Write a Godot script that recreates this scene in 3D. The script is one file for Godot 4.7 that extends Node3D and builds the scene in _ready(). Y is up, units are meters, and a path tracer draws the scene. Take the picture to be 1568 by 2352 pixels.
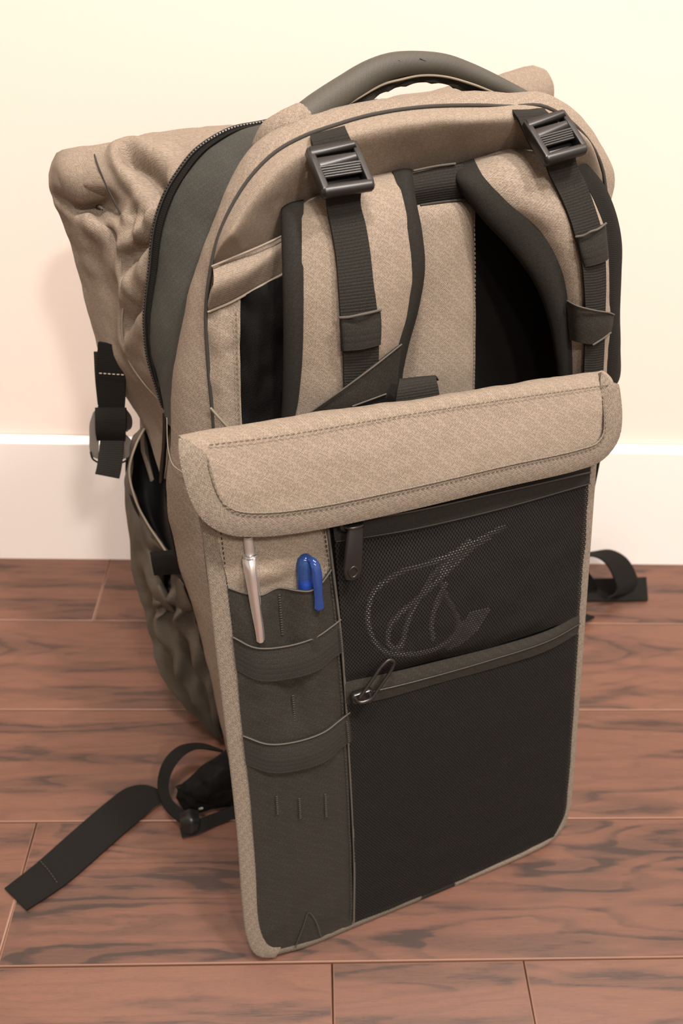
extends Node3D
# A travel backpack with an organiser panel leaning on its back, on a plank floor by a white skirting board.
# y is up, units are metres; lists of points are in centimetres in the frame of the thing they belong to.

var M := {}          # materials by name
var bag: Node3D      # backpack: x across the back, y up along the back, z out of the back towards the camera
var org: Node3D      # organiser panel: x across, y up along the panel, z out of its face
var used := {}

# ------------------------------------------------------------------ mesh kit
class Geo:
	var v := PackedVector3Array()
	var uv := PackedVector2Array()
	var ix := PackedInt32Array()

	func grid(g: Array, uv_scale := 1.0) -> void:          # rows of PackedVector3Array of one length
		var nr := g.size()
		var nc: int = g[0].size()
		var first := v.size()
		var mid_row: PackedVector3Array = g[nr / 2]
		var us := PackedFloat32Array([0.0])
		for j in range(1, nc):
			us.append(us[j - 1] + mid_row[j].distance_to(mid_row[j - 1]))
		var vv := 0.0
		for i in nr:
			if i > 0:
				vv += g[i][nc / 2].distance_to(g[i - 1][nc / 2])
			for j in nc:
				v.append(g[i][j])
				uv.append(Vector2(us[j], vv) * uv_scale)
		for i in nr - 1:
			for j in nc - 1:
				var a := first + i * nc + j
				ix.append_array(PackedInt32Array([a, a + 1, a + nc, a + 1, a + nc + 1, a + nc]))

	func tri(a: Vector3, b: Vector3, c: Vector3) -> void:
		var n := v.size()
		v.append_array(PackedVector3Array([a, b, c]))
		uv.append_array(PackedVector2Array([Vector2(a.x, a.y), Vector2(b.x, b.y), Vector2(c.x, c.y)]))
		ix.append_array(PackedInt32Array([n, n + 1, n + 2]))

	func fan(ring: PackedVector3Array, centre: Vector3, flip := false) -> void:
		var first := v.size()
		v.append(centre)
		uv.append(Vector2(centre.x, centre.y))
		for p in ring:
			v.append(p)
			uv.append(Vector2(p.x, p.y))
		for i in ring.size() - 1:
			var a := first + 1 + i
			ix.append_array(PackedInt32Array([first, a + 1, a] if flip else [first, a, a + 1]))

	func box(c: Vector3, s: Vector3, b := Basis()) -> void:
		for k in 3:
			for e in [-1.0, 1.0]:
				var n := Vector3.ZERO
				n[k] = e * s[k] / 2
				var p := Vector3.ZERO
				p[(k + 1) % 3] = s[(k + 1) % 3] / 2
				var q := Vector3.ZERO
				q[(k + 2) % 3] = s[(k + 2) % 3] / 2 * e
				grid([PackedVector3Array([c + b * (n - p - q), c + b * (n + p - q)]), PackedVector3Array([c + b * (n - p + q), c + b * (n + p + q)])])

	func mesh(smooth := 0.4, closed := true) -> ArrayMesh:
		var vol := 0.0
		var mid := Vector3.ZERO
		for p in v:
			mid += p
		mid /= maxi(v.size(), 1)
		for t in range(0, ix.size(), 3):
			vol += (v[ix[t]] - mid).dot((v[ix[t + 1]] - mid).cross(v[ix[t + 2]] - mid))
		if closed and vol > 0.0:                              # clockwise seen from outside
			for t in range(0, ix.size(), 3):
				var k := ix[t + 1]
				ix[t + 1] = ix[t + 2]
				ix[t + 2] = k
		var n := PackedVector3Array()
		n.resize(v.size())
		for t in range(0, ix.size(), 3):
			var f := (v[ix[t + 2]] - v[ix[t]]).cross(v[ix[t + 1]] - v[ix[t]])
			for k in 3:
				n[ix[t + k]] += f
		var at := {}
		for i in v.size():
			n[i] = n[i].normalized()
			var key := Vector3i((v[i] * 40000.0).round())
			if at.has(key):
				at[key].append(i)
			else:
				at[key] = [i]
		var out := n.duplicate()
		for key in at:
			var same: Array = at[key]
			if same.size() > 1:
				for i in same:
					var s := Vector3.ZERO
					for k in same:
						if n[i].dot(n[k]) > smooth:
							s += n[k]
					if s.length() > 0.01:
						out[i] = s.normalized()
		var arr := []
		arr.resize(Mesh.ARRAY_MAX)
		arr[Mesh.ARRAY_VERTEX] = v
		arr[Mesh.ARRAY_NORMAL] = out
		arr[Mesh.ARRAY_TEX_UV] = uv
		arr[Mesh.ARRAY_INDEX] = ix
		var m := ArrayMesh.new()
		m.add_surface_from_arrays(Mesh.PRIMITIVE_TRIANGLES, arr)
		return m


func c(a: Array) -> PackedVector3Array:                       # centimetres in, metres out
	var out := PackedVector3Array()
	for i in range(0, a.size(), 3):
		out.append(Vector3(a[i], a[i + 1], a[i + 2]) * 0.01)
	return out


func shift(p: PackedVector3Array, d: Vector3) -> PackedVector3Array:
	var out := PackedVector3Array()
	for q in p:
		out.append(q + d * 0.01)
	return out


func curve(p: PackedVector3Array, n: int, closed := false) -> PackedVector3Array:
	var out := PackedVector3Array()
	var m := p.size()
	if m == 1:
		for i in n:
			out.append(p[0])
		return out
	for i in n:
		var t := float(i) / (n - 1) * (m if closed else m - 1)
		var k := mini(int(t), m - 1 if closed else m - 2)
		var f := t - k
		if closed:
			out.append(span(p[(k + m - 1) % m], p[k % m], p[(k + 1) % m], p[(k + 2) % m], f))
		else:
			var a := p[k]
			var b := p[k + 1]
			var pre := p[k - 1] if k > 0 else a * 2 - b
			var post := p[k + 2] if k + 2 < m else b * 2 - a
			out.append(span(pre, a, b, post, f))
	return out


func span(pre: Vector3, a: Vector3, b: Vector3, post: Vector3, f: float) -> Vector3:      # one stretch of a centripetal spline
	var t := maxf(sqrt(a.distance_to(b)), 1e-4)
	var t0 := maxf(sqrt(pre.distance_to(a)), 1e-4)
	var t1 := maxf(sqrt(b.distance_to(post)), 1e-4)
	var m0 := ((a - pre) / t0 - (b - pre) / (t0 + t) + (b - a) / t) * t
	var m1 := ((b - a) / t - (post - a) / (t + t1) + (post - b) / t1) * t
	var f2 := f * f
	var f3 := f2 * f
	return a * (2 * f3 - 3 * f2 + 1) + m0 * (f3 - 2 * f2 + f) + b * (3 * f2 - 2 * f3) + m1 * (f3 - f2)


func even(p: PackedVector3Array, n: int, closed := false) -> PackedVector3Array:   # evenly spaced along the curve
	var fine := curve(p, n * 6, closed)
	var s := PackedFloat32Array([0.0])
	for i in range(1, fine.size()):
		s.append(s[i - 1] + fine[i].distance_to(fine[i - 1]))
	var total := s[s.size() - 1]
	var out := PackedVector3Array()
	var k := 0
	for i in n:
		var want := total * i / (n - 1)
		while k < s.size() - 2 and s[k + 1] < want:
			k += 1
		out.append(fine[k].lerp(fine[k + 1], clampf((want - s[k]) / maxf(s[k + 1] - s[k], 1e-9), 0, 1)))
	return out


func spread(rows: Array, nr: int, nc: int) -> Array:          # a fine grid through rows of control points
	var cols := []
	for r in rows:
		cols.append(curve(r, nc))
	var g := []
	for i in nr:
		g.append(PackedVector3Array())
	for j in nc:
		var line := PackedVector3Array()
		for r in cols:
			line.append(r[j])
		var fine := curve(line, nr)
		for i in nr:
			g[i].append(fine[i])
	return g


func lift(g: Array, hint: Vector3) -> Array:                  # a unit normal at each grid point, on the side of hint
	var out := []
	var sum := Vector3.ZERO
	var nr := g.size()
	for i in nr:
		var line := PackedVector3Array()
		var nc: int = g[i].size()
		for j in nc:
			var du: Vector3 = g[i][mini(j + 1, nc - 1)] - g[i][maxi(j - 1, 0)]
			var dv: Vector3 = g[mini(i + 1, nr - 1)][j] - g[maxi(i - 1, 0)][j]
			var n := du.cross(dv).normalized()
			line.append(n)
			sum += n
		out.append(line)
	if sum.dot(hint) < 0:
		for i in nr:
			for j in out[i].size():
				out[i][j] = -out[i][j]
	return out


# a cloth sheet: a smooth surface through rows of control points, with thickness (cm) behind it and a relief that moves it along its normal
func sheet(rows: Array, nr: int, nc: int, thick: float, hint := Vector3(0, 0, 1), relief = null) -> ArrayMesh:
	return solid(spread(rows, nr, nc), thick, hint, relief)


func solid(g: Array, thick: float, hint := Vector3(0, 0, 1), relief = null) -> ArrayMesh:
	var nr := g.size()
	var nc: int = g[0].size()
	if relief != null:
		var n := lift(g, hint)
		for i in nr:
			for j in nc:
				g[i][j] = g[i][j] + n[i][j] * 0.01 * (relief as Callable).call(float(j) / (nc - 1), float(i) / (nr - 1), g[i][j])
	var up := lift(g, hint)
	var back := []
	for i in nr:
		var line := PackedVector3Array()
		for j in nc:
			line.append(g[i][j] - up[i][j] * thick * 0.01)
		back.append(line)
	var geo := Geo.new()
	geo.grid(g)
	for i in nr:
		back[i].reverse()
	geo.grid(back)
	var rim := PackedVector3Array()
	var low := PackedVector3Array()
	for j in nc:
		rim.append(g[0][j]); low.append(back[0][nc - 1 - j])
	for i in range(1, nr):
		rim.append(g[i][nc - 1]); low.append(back[i][0])
	for j in range(nc - 2, -1, -1):
		rim.append(g[nr - 1][j]); low.append(back[nr - 1][nc - 1 - j])
	for i in range(nr - 2, -1, -1):
		rim.append(g[i][0]); low.append(back[i][nc - 1])
	geo.grid([low, rim])
	return geo.mesh()


# a tube along a path; radius in cm as one number or a list spread along the path; flat squashes it along its second axis
func tube(path: PackedVector3Array, n: int, radius, sides := 10, flat := 1.0, ref := Vector3(0, 0, 1), closed := false) -> ArrayMesh:
	var geo := Geo.new()
	tube_into(geo, path, n, radius, sides, flat, ref, closed)
	return geo.mesh()


func tube_into(geo: Geo, path: PackedVector3Array, n: int, radius, sides := 10, flat := 1.0, ref := Vector3(0, 0, 1), closed := false, round_ends := true) -> void:
	var p := even(path, n, closed)
	var rs := PackedFloat32Array()
	for i in n:
		if radius is Array:
			var t: float = float(i) / (n - 1) * (radius.size() - 1)
			var k := mini(int(t), radius.size() - 2)
			rs.append(lerpf(radius[k], radius[k + 1], t - k) * 0.01)
		else:
			rs.append(radius * 0.01)
	var g := []
	var tangents := PackedVector3Array()
	for i in n:
		var d := p[mini(i + 1, n - 1)] - p[maxi(i - 1, 0)]
		if closed and (i == 0 or i == n - 1):
			d = p[1] - p[n - 2]
		tangents.append(d.normalized())
	var rings := range(n)
	for i in rings:
		var t := tangents[i]
		var s := t.cross(ref)
		if s.length() < 0.05:
			s = t.cross(Vector3(0.3, 1, 0.2))
		s = s.normalized()
		var w := s.cross(t).normalized()
		var line := PackedVector3Array()
		for k in sides + 1:
			var a := TAU * (k % sides) / sides
			line.append(p[i] + (s * cos(a) + w * sin(a) * flat) * rs[i])
		g.append(line)
	if not closed and round_ends:
		for e in [0, 1]:
			var ring: PackedVector3Array = g[g.size() - 1] if e else g[0]
			var at := p[n - 1] if e else p[0]
			var d := (tangents[n - 1] if e else -tangents[0]) * (rs[n - 1] if e else rs[0]) * minf(flat, 1.0)
			for q in [0.55, 0.86, 0.999]:
				var line := PackedVector3Array()
				for k in ring:
					line.append(at + (k - at) * sqrt(1 - q * q) + d * q * 0.7)
				if e:
					g.append(line)
				else:
					g.push_front(line)
	geo.grid(g)
	if not closed:
		geo.fan(g[0], (g[0][0] + g[0][sides / 2]) / 2, true)
		geo.fan(g[g.size() - 1], (g[g.size() - 1][0] + g[g.size() - 1][sides / 2]) / 2)


# a flat strap: its two edges as lists of points (cm frame already in metres), thickness in cm
func strap(edge_a: PackedVector3Array, edge_b: PackedVector3Array, n: int, thick: float, hint := Vector3(0, 0, 1), bow := 0.0) -> ArrayMesh:
	var a := curve(edge_a, n)
	var b := curve(edge_b, n)
	var g := []
	for i in n:
		var line := PackedVector3Array()
		for j in 7:
			line.append(a[i].lerp(b[i], j / 6.0))
		g.append(line)
	return solid(g, thick, hint, null if bow == 0.0 else func(u, _w, _p): return bow * (1.0 - pow(2.0 * u - 1.0, 2.0)))


# a strap from its centre line, one direction across it, and its width in cm
func band(path: PackedVector3Array, across: Vector3, width: float, n: int, thick: float, hint := Vector3(0, 0, 1)) -> ArrayMesh:
	var d := across.normalized() * width / 2
	return strap(shift(path, -d), shift(path, d), n, thick, hint)


# a plate: a flat outline (cm) with depth and a chamfered rim; front face at z = front
func plate(outline: PackedVector2Array, front: float, depth: float, chamfer := 0.05) -> ArrayMesh:
	var geo := Geo.new()
	plate_into(geo, outline, front, depth, chamfer, Transform3D())
	return geo.mesh(0.75)


func inset(o: PackedVector2Array, d: float) -> PackedVector2Array:
	var area := 0.0
	var n := o.size()
	for i in n:
		area += o[i].cross(o[(i + 1) % n])
	var out := PackedVector2Array()
	for i in n:
		var a := (o[i] - o[(i + n - 1) % n]).normalized().orthogonal()
		var b := (o[(i + 1) % n] - o[i]).normalized().orthogonal()
		var m := (a + b).normalized()
		m *= d / maxf(m.dot(a), 0.5)
		out.append(o[i] - m if area < 0 else o[i] + m)
	return out


func plate_into(geo: Geo, o: PackedVector2Array, front: float, depth: float, chamfer: float, xf: Transform3D) -> void:
	var small := inset(o, -chamfer)
	var test := 0.0
	var whole := 0.0
	for i in o.size():
		test += small[i].cross(small[(i + 1) % o.size()])
		whole += o[i].cross(o[(i + 1) % o.size()])
	if absf(test) > absf(whole):
		small = inset(o, chamfer)
	var rings := []
	for step in [[small, front], [o, front - chamfer], [o, front - depth + chamfer], [small, front - depth]]:
		var line := PackedVector3Array()
		for k in o.size() + 1:
			var p: Vector2 = step[0][k % o.size()]
			line.append(xf * (Vector3(p.x, p.y, step[1]) * 0.01))
		rings.append(line)
	geo.grid(rings)
	var tris := Geometry2D.triangulate_polygon(small)
	for z in [0, 3]:
		for t in range(0, tris.size(), 3):
			var q := [rings[z][tris[t]], rings[z][tris[t + 1]], rings[z][tris[t + 2]]]
			if z == 0:
				geo.tri(q[0], q[1], q[2])
			else:
				geo.tri(q[0], q[2], q[1])


func rounded(x0: float, y0: float, x1: float, y1: float, r: float, k := 5) -> PackedVector2Array:
	var out := PackedVector2Array()
	for q in [[x1 - r, y1 - r, 0], [x0 + r, y1 - r, 1], [x0 + r, y0 + r, 2], [x1 - r, y0 + r, 3]]:
		for i in k + 1:
			var a: float = (q[2] + float(i) / k) * PI / 2
			out.append(Vector2(q[0] + r * cos(a), q[1] + r * sin(a)))
	return out


func smooth2(p: PackedVector2Array, n: int, closed := true) -> PackedVector2Array:
	var q := PackedVector3Array()
	for v in p:
		q.append(Vector3(v.x, v.y, 0))
	var f := curve(q, n + 1 if closed else n, closed)
	var out := PackedVector2Array()
	for i in n:
		out.append(Vector2(f[i].x, f[i].y))
	return out


# a turned shape: profile of (radius, height) in cm about the y axis
func lathe(profile: PackedVector2Array, sides := 24) -> ArrayMesh:
	var geo := Geo.new()
	var g := []
	for p in profile:
		var line := PackedVector3Array()
		for k in sides + 1:
			var a := TAU * (k % sides) / sides
			line.append(Vector3(cos(a) * p.x, p.y, sin(a) * p.x) * 0.01)
		g.append(line)
	geo.grid(g)
	return geo.mesh(0.7)


# stitches along a path: short raised threads
func stitches(path: PackedVector3Array, pitch: float, r: float, out_dir := Vector3(0, 0, 1)) -> ArrayMesh:
	var length := 0.0
	var fine := curve(path, 200)
	for i in 199:
		length += fine[i].distance_to(fine[i + 1])
	var n := maxi(int(length / (pitch * 0.01)), 2)
	var p := even(path, n + 1)
	var geo := Geo.new()
	for i in n:
		var d := p[i + 1] - p[i]
		var a := p[i] + d * 0.14
		var b := p[i] + d * 0.86
		var s := d.normalized().cross(out_dir).normalized() * r * 0.01
		var o := out_dir * r * 0.01
		geo.grid([PackedVector3Array([a - s * .4, a - s * .4, a + s * .4, a + s * .4]), PackedVector3Array([a.lerp(b, .2) - s, a.lerp(b, .2) - s + o, a.lerp(b, .2) + s + o, a.lerp(b, .2) + s]),
			PackedVector3Array([a.lerp(b, .8) - s, a.lerp(b, .8) - s + o, a.lerp(b, .8) + s + o, a.lerp(b, .8) + s]), PackedVector3Array([b - s * .4, b - s * .4, b + s * .4, b + s * .4])])
	return geo.mesh(0.4, false)


# ------------------------------------------------------------------ scene tree
func part(called: String, m: Mesh, mat: String, parent: Node3D, kind := "", label := "") -> MeshInstance3D:
	var o := MeshInstance3D.new()
	o.name = numbered(called, parent)
	o.mesh = m
	o.material_override = M[mat]
	if kind:
		o.set_meta("kind", kind)
	if label:
		o.set_meta("label", label)
	parent.add_child(o, true)
	return o


func joint(called: String, parent: Node3D, xf := Transform3D()) -> Node3D:
	var o := Node3D.new()
	o.name = numbered(called, parent)
	o.transform = xf
	parent.add_child(o, true)
	return o


func numbered(called: String, parent: Node) -> String:
	var key := str(parent.get_instance_id()) + called
	used[key] = used.get(key, -1) + 1
	return called if used[key] == 0 else "%s_%03d" % [called, used[key]]


func thing(called: String, label: String, category: String, xf := Transform3D()) -> Node3D:
	var o := joint(called, self, xf)
	o.set_meta("label", label)
	o.set_meta("category", category)
	return o


func structure(o: Node, label: String, category: String) -> void:
	o.set_meta("kind", "structure")
	o.set_meta("label", label)
	o.set_meta("category", category)


# ------------------------------------------------------------------ materials
func mat(called: String, colour: Color, rough := 0.9, spec := 0.5) -> StandardMaterial3D:
	var m := StandardMaterial3D.new()
	m.resource_name = called
	m.albedo_color = colour
	m.roughness = rough
	m.metallic_specular = spec
	M[called] = m
	return m


func noise(freq: float, seed_at: int, oct := 3, type := FastNoiseLite.TYPE_SIMPLEX_SMOOTH) -> FastNoiseLite:
	var f := FastNoiseLite.new()
	f.noise_type = type
	f.frequency = freq
	f.seed = seed_at
	f.fractal_octaves = oct
	return f


# plain weave: threads over and under, each with a tone of its own; returns [tone, height]
func weave(threads: int, px: int, contrast: float, rib := 1.0, seed_at := 5) -> Array:
	var n := threads * px
	var tone := PackedByteArray(); tone.resize(n * n * 3)
	var high := PackedByteArray(); high.resize(n * n * 3)
	var rng := RandomNumberGenerator.new()
	rng.seed = seed_at
	var speck := PackedFloat32Array()
	for i in 64:
		speck.append(rng.randf_range(-1, 1))
	var slub := noise(0.06, seed_at + 1, 2).get_seamless_image(n, n)
	for y in n:
		for x in n:
			var i := x / px
			var j := y / px
			var fx := (float(x % px) + 0.5) / px * 2 - 1
			var fy := (float(y % px) + 0.5) / px * 2 - 1
			var over := (i + j) % 2 == 0
			var h := (sqrt(maxf(0, 1 - fx * fx)) * (0.55 + 0.45 * cos(fy * PI / 2))) if over else rib * (sqrt(maxf(0, 1 - fy * fy)) * (0.55 + 0.45 * cos(fx * PI / 2)))
			var own: float = speck[(i * 7 + j * 13 + i * j * 5) % 64]
			var t := 1.0 - contrast + contrast * (0.55 * own + 0.5 * (slub.get_pixel(x, y).r - 0.5)) + (0.0 if over else -0.6 * contrast)
			var at := (y * n + x) * 3
			tone[at] = clampi(int(255 * t), 0, 255)
			tone[at + 1] = clampi(int(255 * (t if over else t * 0.995)), 0, 255)
			tone[at + 2] = clampi(int(255 * (t if over else t * 0.985)), 0, 255)
			for k in 3:
				high[at + k] = clampi(int(255 * h), 0, 255)
	return [ImageTexture.create_from_image(Image.create_from_data(n, n, false, Image.FORMAT_RGB8, tone)), ImageTexture.create_from_image(Image.create_from_data(n, n, false, Image.FORMAT_RGB8, high))]


# webbing: ribs across the strap, broken by the binder threads
func webbing_maps(ribs: int, px: int) -> Array:
	var n := ribs * px
	var tone := PackedByteArray(); tone.resize(n * n * 3)
	var high := PackedByteArray(); high.resize(n * n * 3)
	var grain := noise(0.12, 77, 2).get_seamless_image(n, n)
	for y in n:
		for x in n:
			var fy := (float(y % px) + 0.5) / px * 2 - 1
			var fx := float(x % (px / 2)) / (px / 2) * 2 - 1
			var h := sqrt(maxf(0, 1 - fy * fy)) * (0.8 + 0.2 * sqrt(maxf(0, 1 - fx * fx)))
			var t := 0.84 + 0.32 * (grain.get_pixel(x, y).r - 0.5)
			for k in 3:
				tone[(y * n + x) * 3 + k] = clampi(int(255 * t), 0, 255)
				high[(y * n + x) * 3 + k] = clampi(int(255 * h), 0, 255)
	return [ImageTexture.create_from_image(Image.create_from_data(n, n, false, Image.FORMAT_RGB8, tone)), ImageTexture.create_from_image(Image.create_from_data(n, n, false, Image.FORMAT_RGB8, high))]


func cloth(called: String, colour: Color, maps: Array, tile_x: float, tile_y: float, relief: float, rough := 0.88, spec := 0.4) -> StandardMaterial3D:
	var m := mat(called, colour, rough, spec)
	m.albedo_texture = maps[0]
	m.heightmap_enabled = true
	m.heightmap_texture = maps[1]
	m.heightmap_scale = relief
	m.uv1_scale = Vector3(1 / tile_x, 1 / tile_y, 1)
	return m


func wood_texture(seed_at: int, base: Color, dark: Color, pale: Color, figure: float) -> ImageTexture:
	var w := 1536
	var h := 384
	var flow := noise(0.0058, seed_at, 2).get_seamless_image(w / 8, h, false, false, 0.2).get_data()     # stretched along the grain
	var wob := noise(0.020, seed_at + 9, 3).get_seamless_image(w / 4, h, false, false, 0.2).get_data()
	var fine := noise(0.22, seed_at + 3, 3).get_seamless_image(w / 16, h, false, false, 0.2).get_data()
	var pore := noise(0.45, seed_at + 13, 1).get_seamless_image(w / 8, h, false, false, 0.2).get_data()
	var patch := noise(0.0085, seed_at + 5, 4).get_seamless_image(w / 6, h, false, false, 0.2).get_data()
	var out := PackedByteArray(); out.resize(w * h * 3)
	for y in h:
		var r8 := y * (w / 8)
		var r16 := y * (w / 16)
		for x in w:
			var x8 := x / 8
			var va := lerpf(flow[r8 + x8], flow[r8 + (x8 + 1) % (w / 8)], float(x % 8) / 8) / 255.0
			var rings := va * 5.0 + wob[y * (w / 4) + x / 4] / 255.0 * 0.7
			var f := rings - floorf(rings)
			var k := x / 16
			var g := lerpf(fine[r16 + k], fine[r16 + (k + 1) % (w / 16)], float(x % 16) / 16) / 255.0
			var o := lerpf(pore[r8 + x8], pore[r8 + (x8 + 1) % (w / 8)], float(x % 8) / 8) / 255.0
			var band := smoothstep(0.42, 0.80, f + (g - 0.5) * 0.25) * (1.0 - smoothstep(0.84, 0.98, f))
			var where := smoothstep(0.44, 0.72, patch[y * (w / 6) + x / 6] / 255.0)
			var d := clampf(band * figure * (0.18 + 0.42 * where) * (0.55 + 0.6 * o) + where * (0.10 + 0.50 * g) + 0.16 * smoothstep(0.60, 0.8, o), 0, 1)
			var p := clampf((g - 0.45) * 1.1 + (o - 0.5) * 0.3, 0, 0.6)
			var at := (y * w + x) * 3
			out[at] = int(255 * lerpf(lerpf(base.r, pale.r, p), dark.r, d))
			out[at + 1] = int(255 * lerpf(lerpf(base.g, pale.g, p), dark.g, d))
			out[at + 2] = int(255 * lerpf(lerpf(base.b, pale.b, p), dark.b, d))
	return ImageTexture.create_from_image(Image.create_from_data(w, h, false, Image.FORMAT_RGB8, out))


func net_texture() -> ImageTexture:                           # knitted net: staggered oval holes
	var n := 64
	var im := Image.create_empty(n, n, false, Image.FORMAT_RGBA8)
	for y in n:
		for x in n:
			var row := y / 16
			var px := float((x + (8 if row % 2 else 0)) % 16) - 7.5
			var py := float(y % 16) - 7.5
			var hole := pow(px / 5.4, 2) + pow(py / 4.6, 2) < 1.0
			var t := 0.82 + 0.18 * cos(py / 8.0 * PI)
			im.set_pixel(x, y, Color(t, t, t, 0.0 if hole else 1.0))
	return ImageTexture.create_from_image(im)


func make_materials() -> void:
	var canvas := weave(16, 16, 0.16, 0.9)
	var ribbed := weave(16, 16, 0.13, 0.45, 11)
	var web := webbing_maps(8, 16)
	cloth("tan_canvas", Color(0.609, 0.553, 0.492), canvas, 0.0108, 0.0108, 0.014)
	cloth("tan_ribbed", Color(0.584, 0.528, 0.468), ribbed, 0.0130, 0.0085, 0.012)
	cloth("tan_binding", Color(0.526, 0.480, 0.428), canvas, 0.0110, 0.0150, 0.018)
	cloth("tan_nylon", Color(0.369, 0.338, 0.295), canvas, 0.0080, 0.0080, 0.006, 0.55)
	cloth("grey_binding", Color(0.423, 0.391, 0.341), canvas, 0.0110, 0.0110, 0.014)
	cloth("green_lining", Color(0.259, 0.261, 0.237), canvas, 0.0090, 0.0090, 0.006, 0.75)
	cloth("dark_canvas", Color(0.224, 0.214, 0.193), canvas, 0.0100, 0.0100, 0.010, 0.9, 0.22)
	cloth("dark_binding", Color(0.185, 0.179, 0.164), ribbed, 0.0090, 0.0090, 0.012, 0.9, 0.22)
	cloth("dark_webbing", Color(0.185, 0.179, 0.165), web, 0.0150, 0.0135, 0.030, 0.9, 0.22)
	cloth("black_webbing", Color(0.122, 0.115, 0.107), web, 0.0120, 0.0100, 0.020, 0.9, 0.22)
	cloth("elastic", Color(0.202, 0.196, 0.181), web, 0.0080, 0.0300, 0.012, 0.9, 0.22)
	for m in ["elastic"]:
		M[m].uv1_scale = Vector3(1 / 0.0090, 1 / 0.0300, 1)
	cloth("black_mesh", Color(0.060, 0.056, 0.053), ribbed, 0.0110, 0.0110, 0.020, 0.65, 0.26)
	mat("black_lining", Color(0.05, 0.047, 0.043), 0.95, 0.2)
	cloth("handle_skin", Color(0.323, 0.312, 0.280), canvas, 0.004, 0.004, 0.003, 0.6)
	mat("black_plastic", Color(0.078, 0.074, 0.07), 0.38, 0.5)
	mat("zip_black", Color(0.090, 0.085, 0.078), 0.32, 0.6)
	mat("thread", Color(0.36, 0.32, 0.27), 0.8)
	mat("dark_thread", Color(0.13, 0.12, 0.10), 0.8)
	mat("pale_thread", Color(0.60, 0.56, 0.49), 0.8)
	mat("cord_edge", Color(0.268, 0.249, 0.222), 0.8)
	mat("tan_piping", Color(0.474, 0.434, 0.377), 0.8)
	mat("dark_piping", Color(0.165, 0.150, 0.130), 0.85)
	mat("cable_white", Color(0.744, 0.736, 0.704), 0.5)
	var steel := mat("steel", Color(0.50, 0.49, 0.47), 0.4)
	steel.metallic = 0.6
	var gun := mat("gunmetal", Color(0.20, 0.19, 0.175), 0.4)
	gun.metallic = 0.7
	var chrome := mat("chrome", Color(0.88, 0.88, 0.88), 0.2)
	chrome.metallic = 0.88
	var satin := mat("satin_metal", Color(0.78, 0.77, 0.76), 0.3)
	satin.metallic = 0.6
	var blue := mat("blue_plastic", Color(0.25, 0.42, 0.74, 0.2), 0.08)
	blue.refraction_enabled = true
	blue.refraction_scale = 0.05
	mat("blue_refill", Color(0.22, 0.45, 0.80), 0.4)
	var net := mat("net", Color(0.139, 0.132, 0.124), 0.85, 0.25)
	net.albedo_texture = net_texture()
	net.transparency = BaseMaterial3D.TRANSPARENCY_ALPHA_SCISSOR
	net.alpha_scissor_threshold = 0.5
	net.uv1_scale = Vector3(1 / 0.0084, 1 / 0.0064, 1)
	net.cull_mode = BaseMaterial3D.CULL_DISABLED
	mat("lamp_trim", Color(0.9, 0.89, 0.87), 0.6)
	var glow := mat("lamp_glow", Color(1, 1, 1), 0.6)
	glow.emission_enabled = true
	glow.emission = Color(1.0, 0.962, 0.932)
	glow.emission_energy_multiplier = 4.0
	var wall := mat("wall_paint", Color(0.900, 0.850, 0.812), 0.85, 0.3)
	wall.metallic_specular = 0.3
	mat("trim_paint", Color(0.93, 0.905, 0.885), 0.45, 0.5)
	mat("ceiling_paint", Color(0.93, 0.92, 0.89), 0.9, 0.3)
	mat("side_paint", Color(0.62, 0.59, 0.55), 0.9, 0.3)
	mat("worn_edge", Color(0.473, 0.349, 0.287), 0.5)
	mat("seam_dirt", Color(0.20, 0.14, 0.11), 0.9)
	var tones := [[Color(0.372, 0.250, 0.196), Color(0.196, 0.142, 0.120)], [Color(0.350, 0.232, 0.180), Color(0.182, 0.130, 0.110)], [Color(0.390, 0.264, 0.208), Color(0.208, 0.152, 0.130)]]
	for k in 3:
		var m := mat("wood_%d" % k, Color(1, 1, 1), 0.36, 0.5)
		m.albedo_texture = wood_texture(40 + k * 17, tones[k][0], tones[k][1], Color(0.425, 0.296, 0.240), [0.9, 1.9, 0.8][k])
		m.uv1_scale = Vector3(1 / 0.62, 1 / 0.115, 1)


# ------------------------------------------------------------------ room
func slab(called: String, centre: Vector3, size: Vector3, m: String, label: String, category: String) -> MeshInstance3D:
	var g := Geo.new()
	g.box(centre, size)
	var o := part(called, g.mesh(0.9), m, self)
	structure(o, label, category)
	return o


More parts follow.
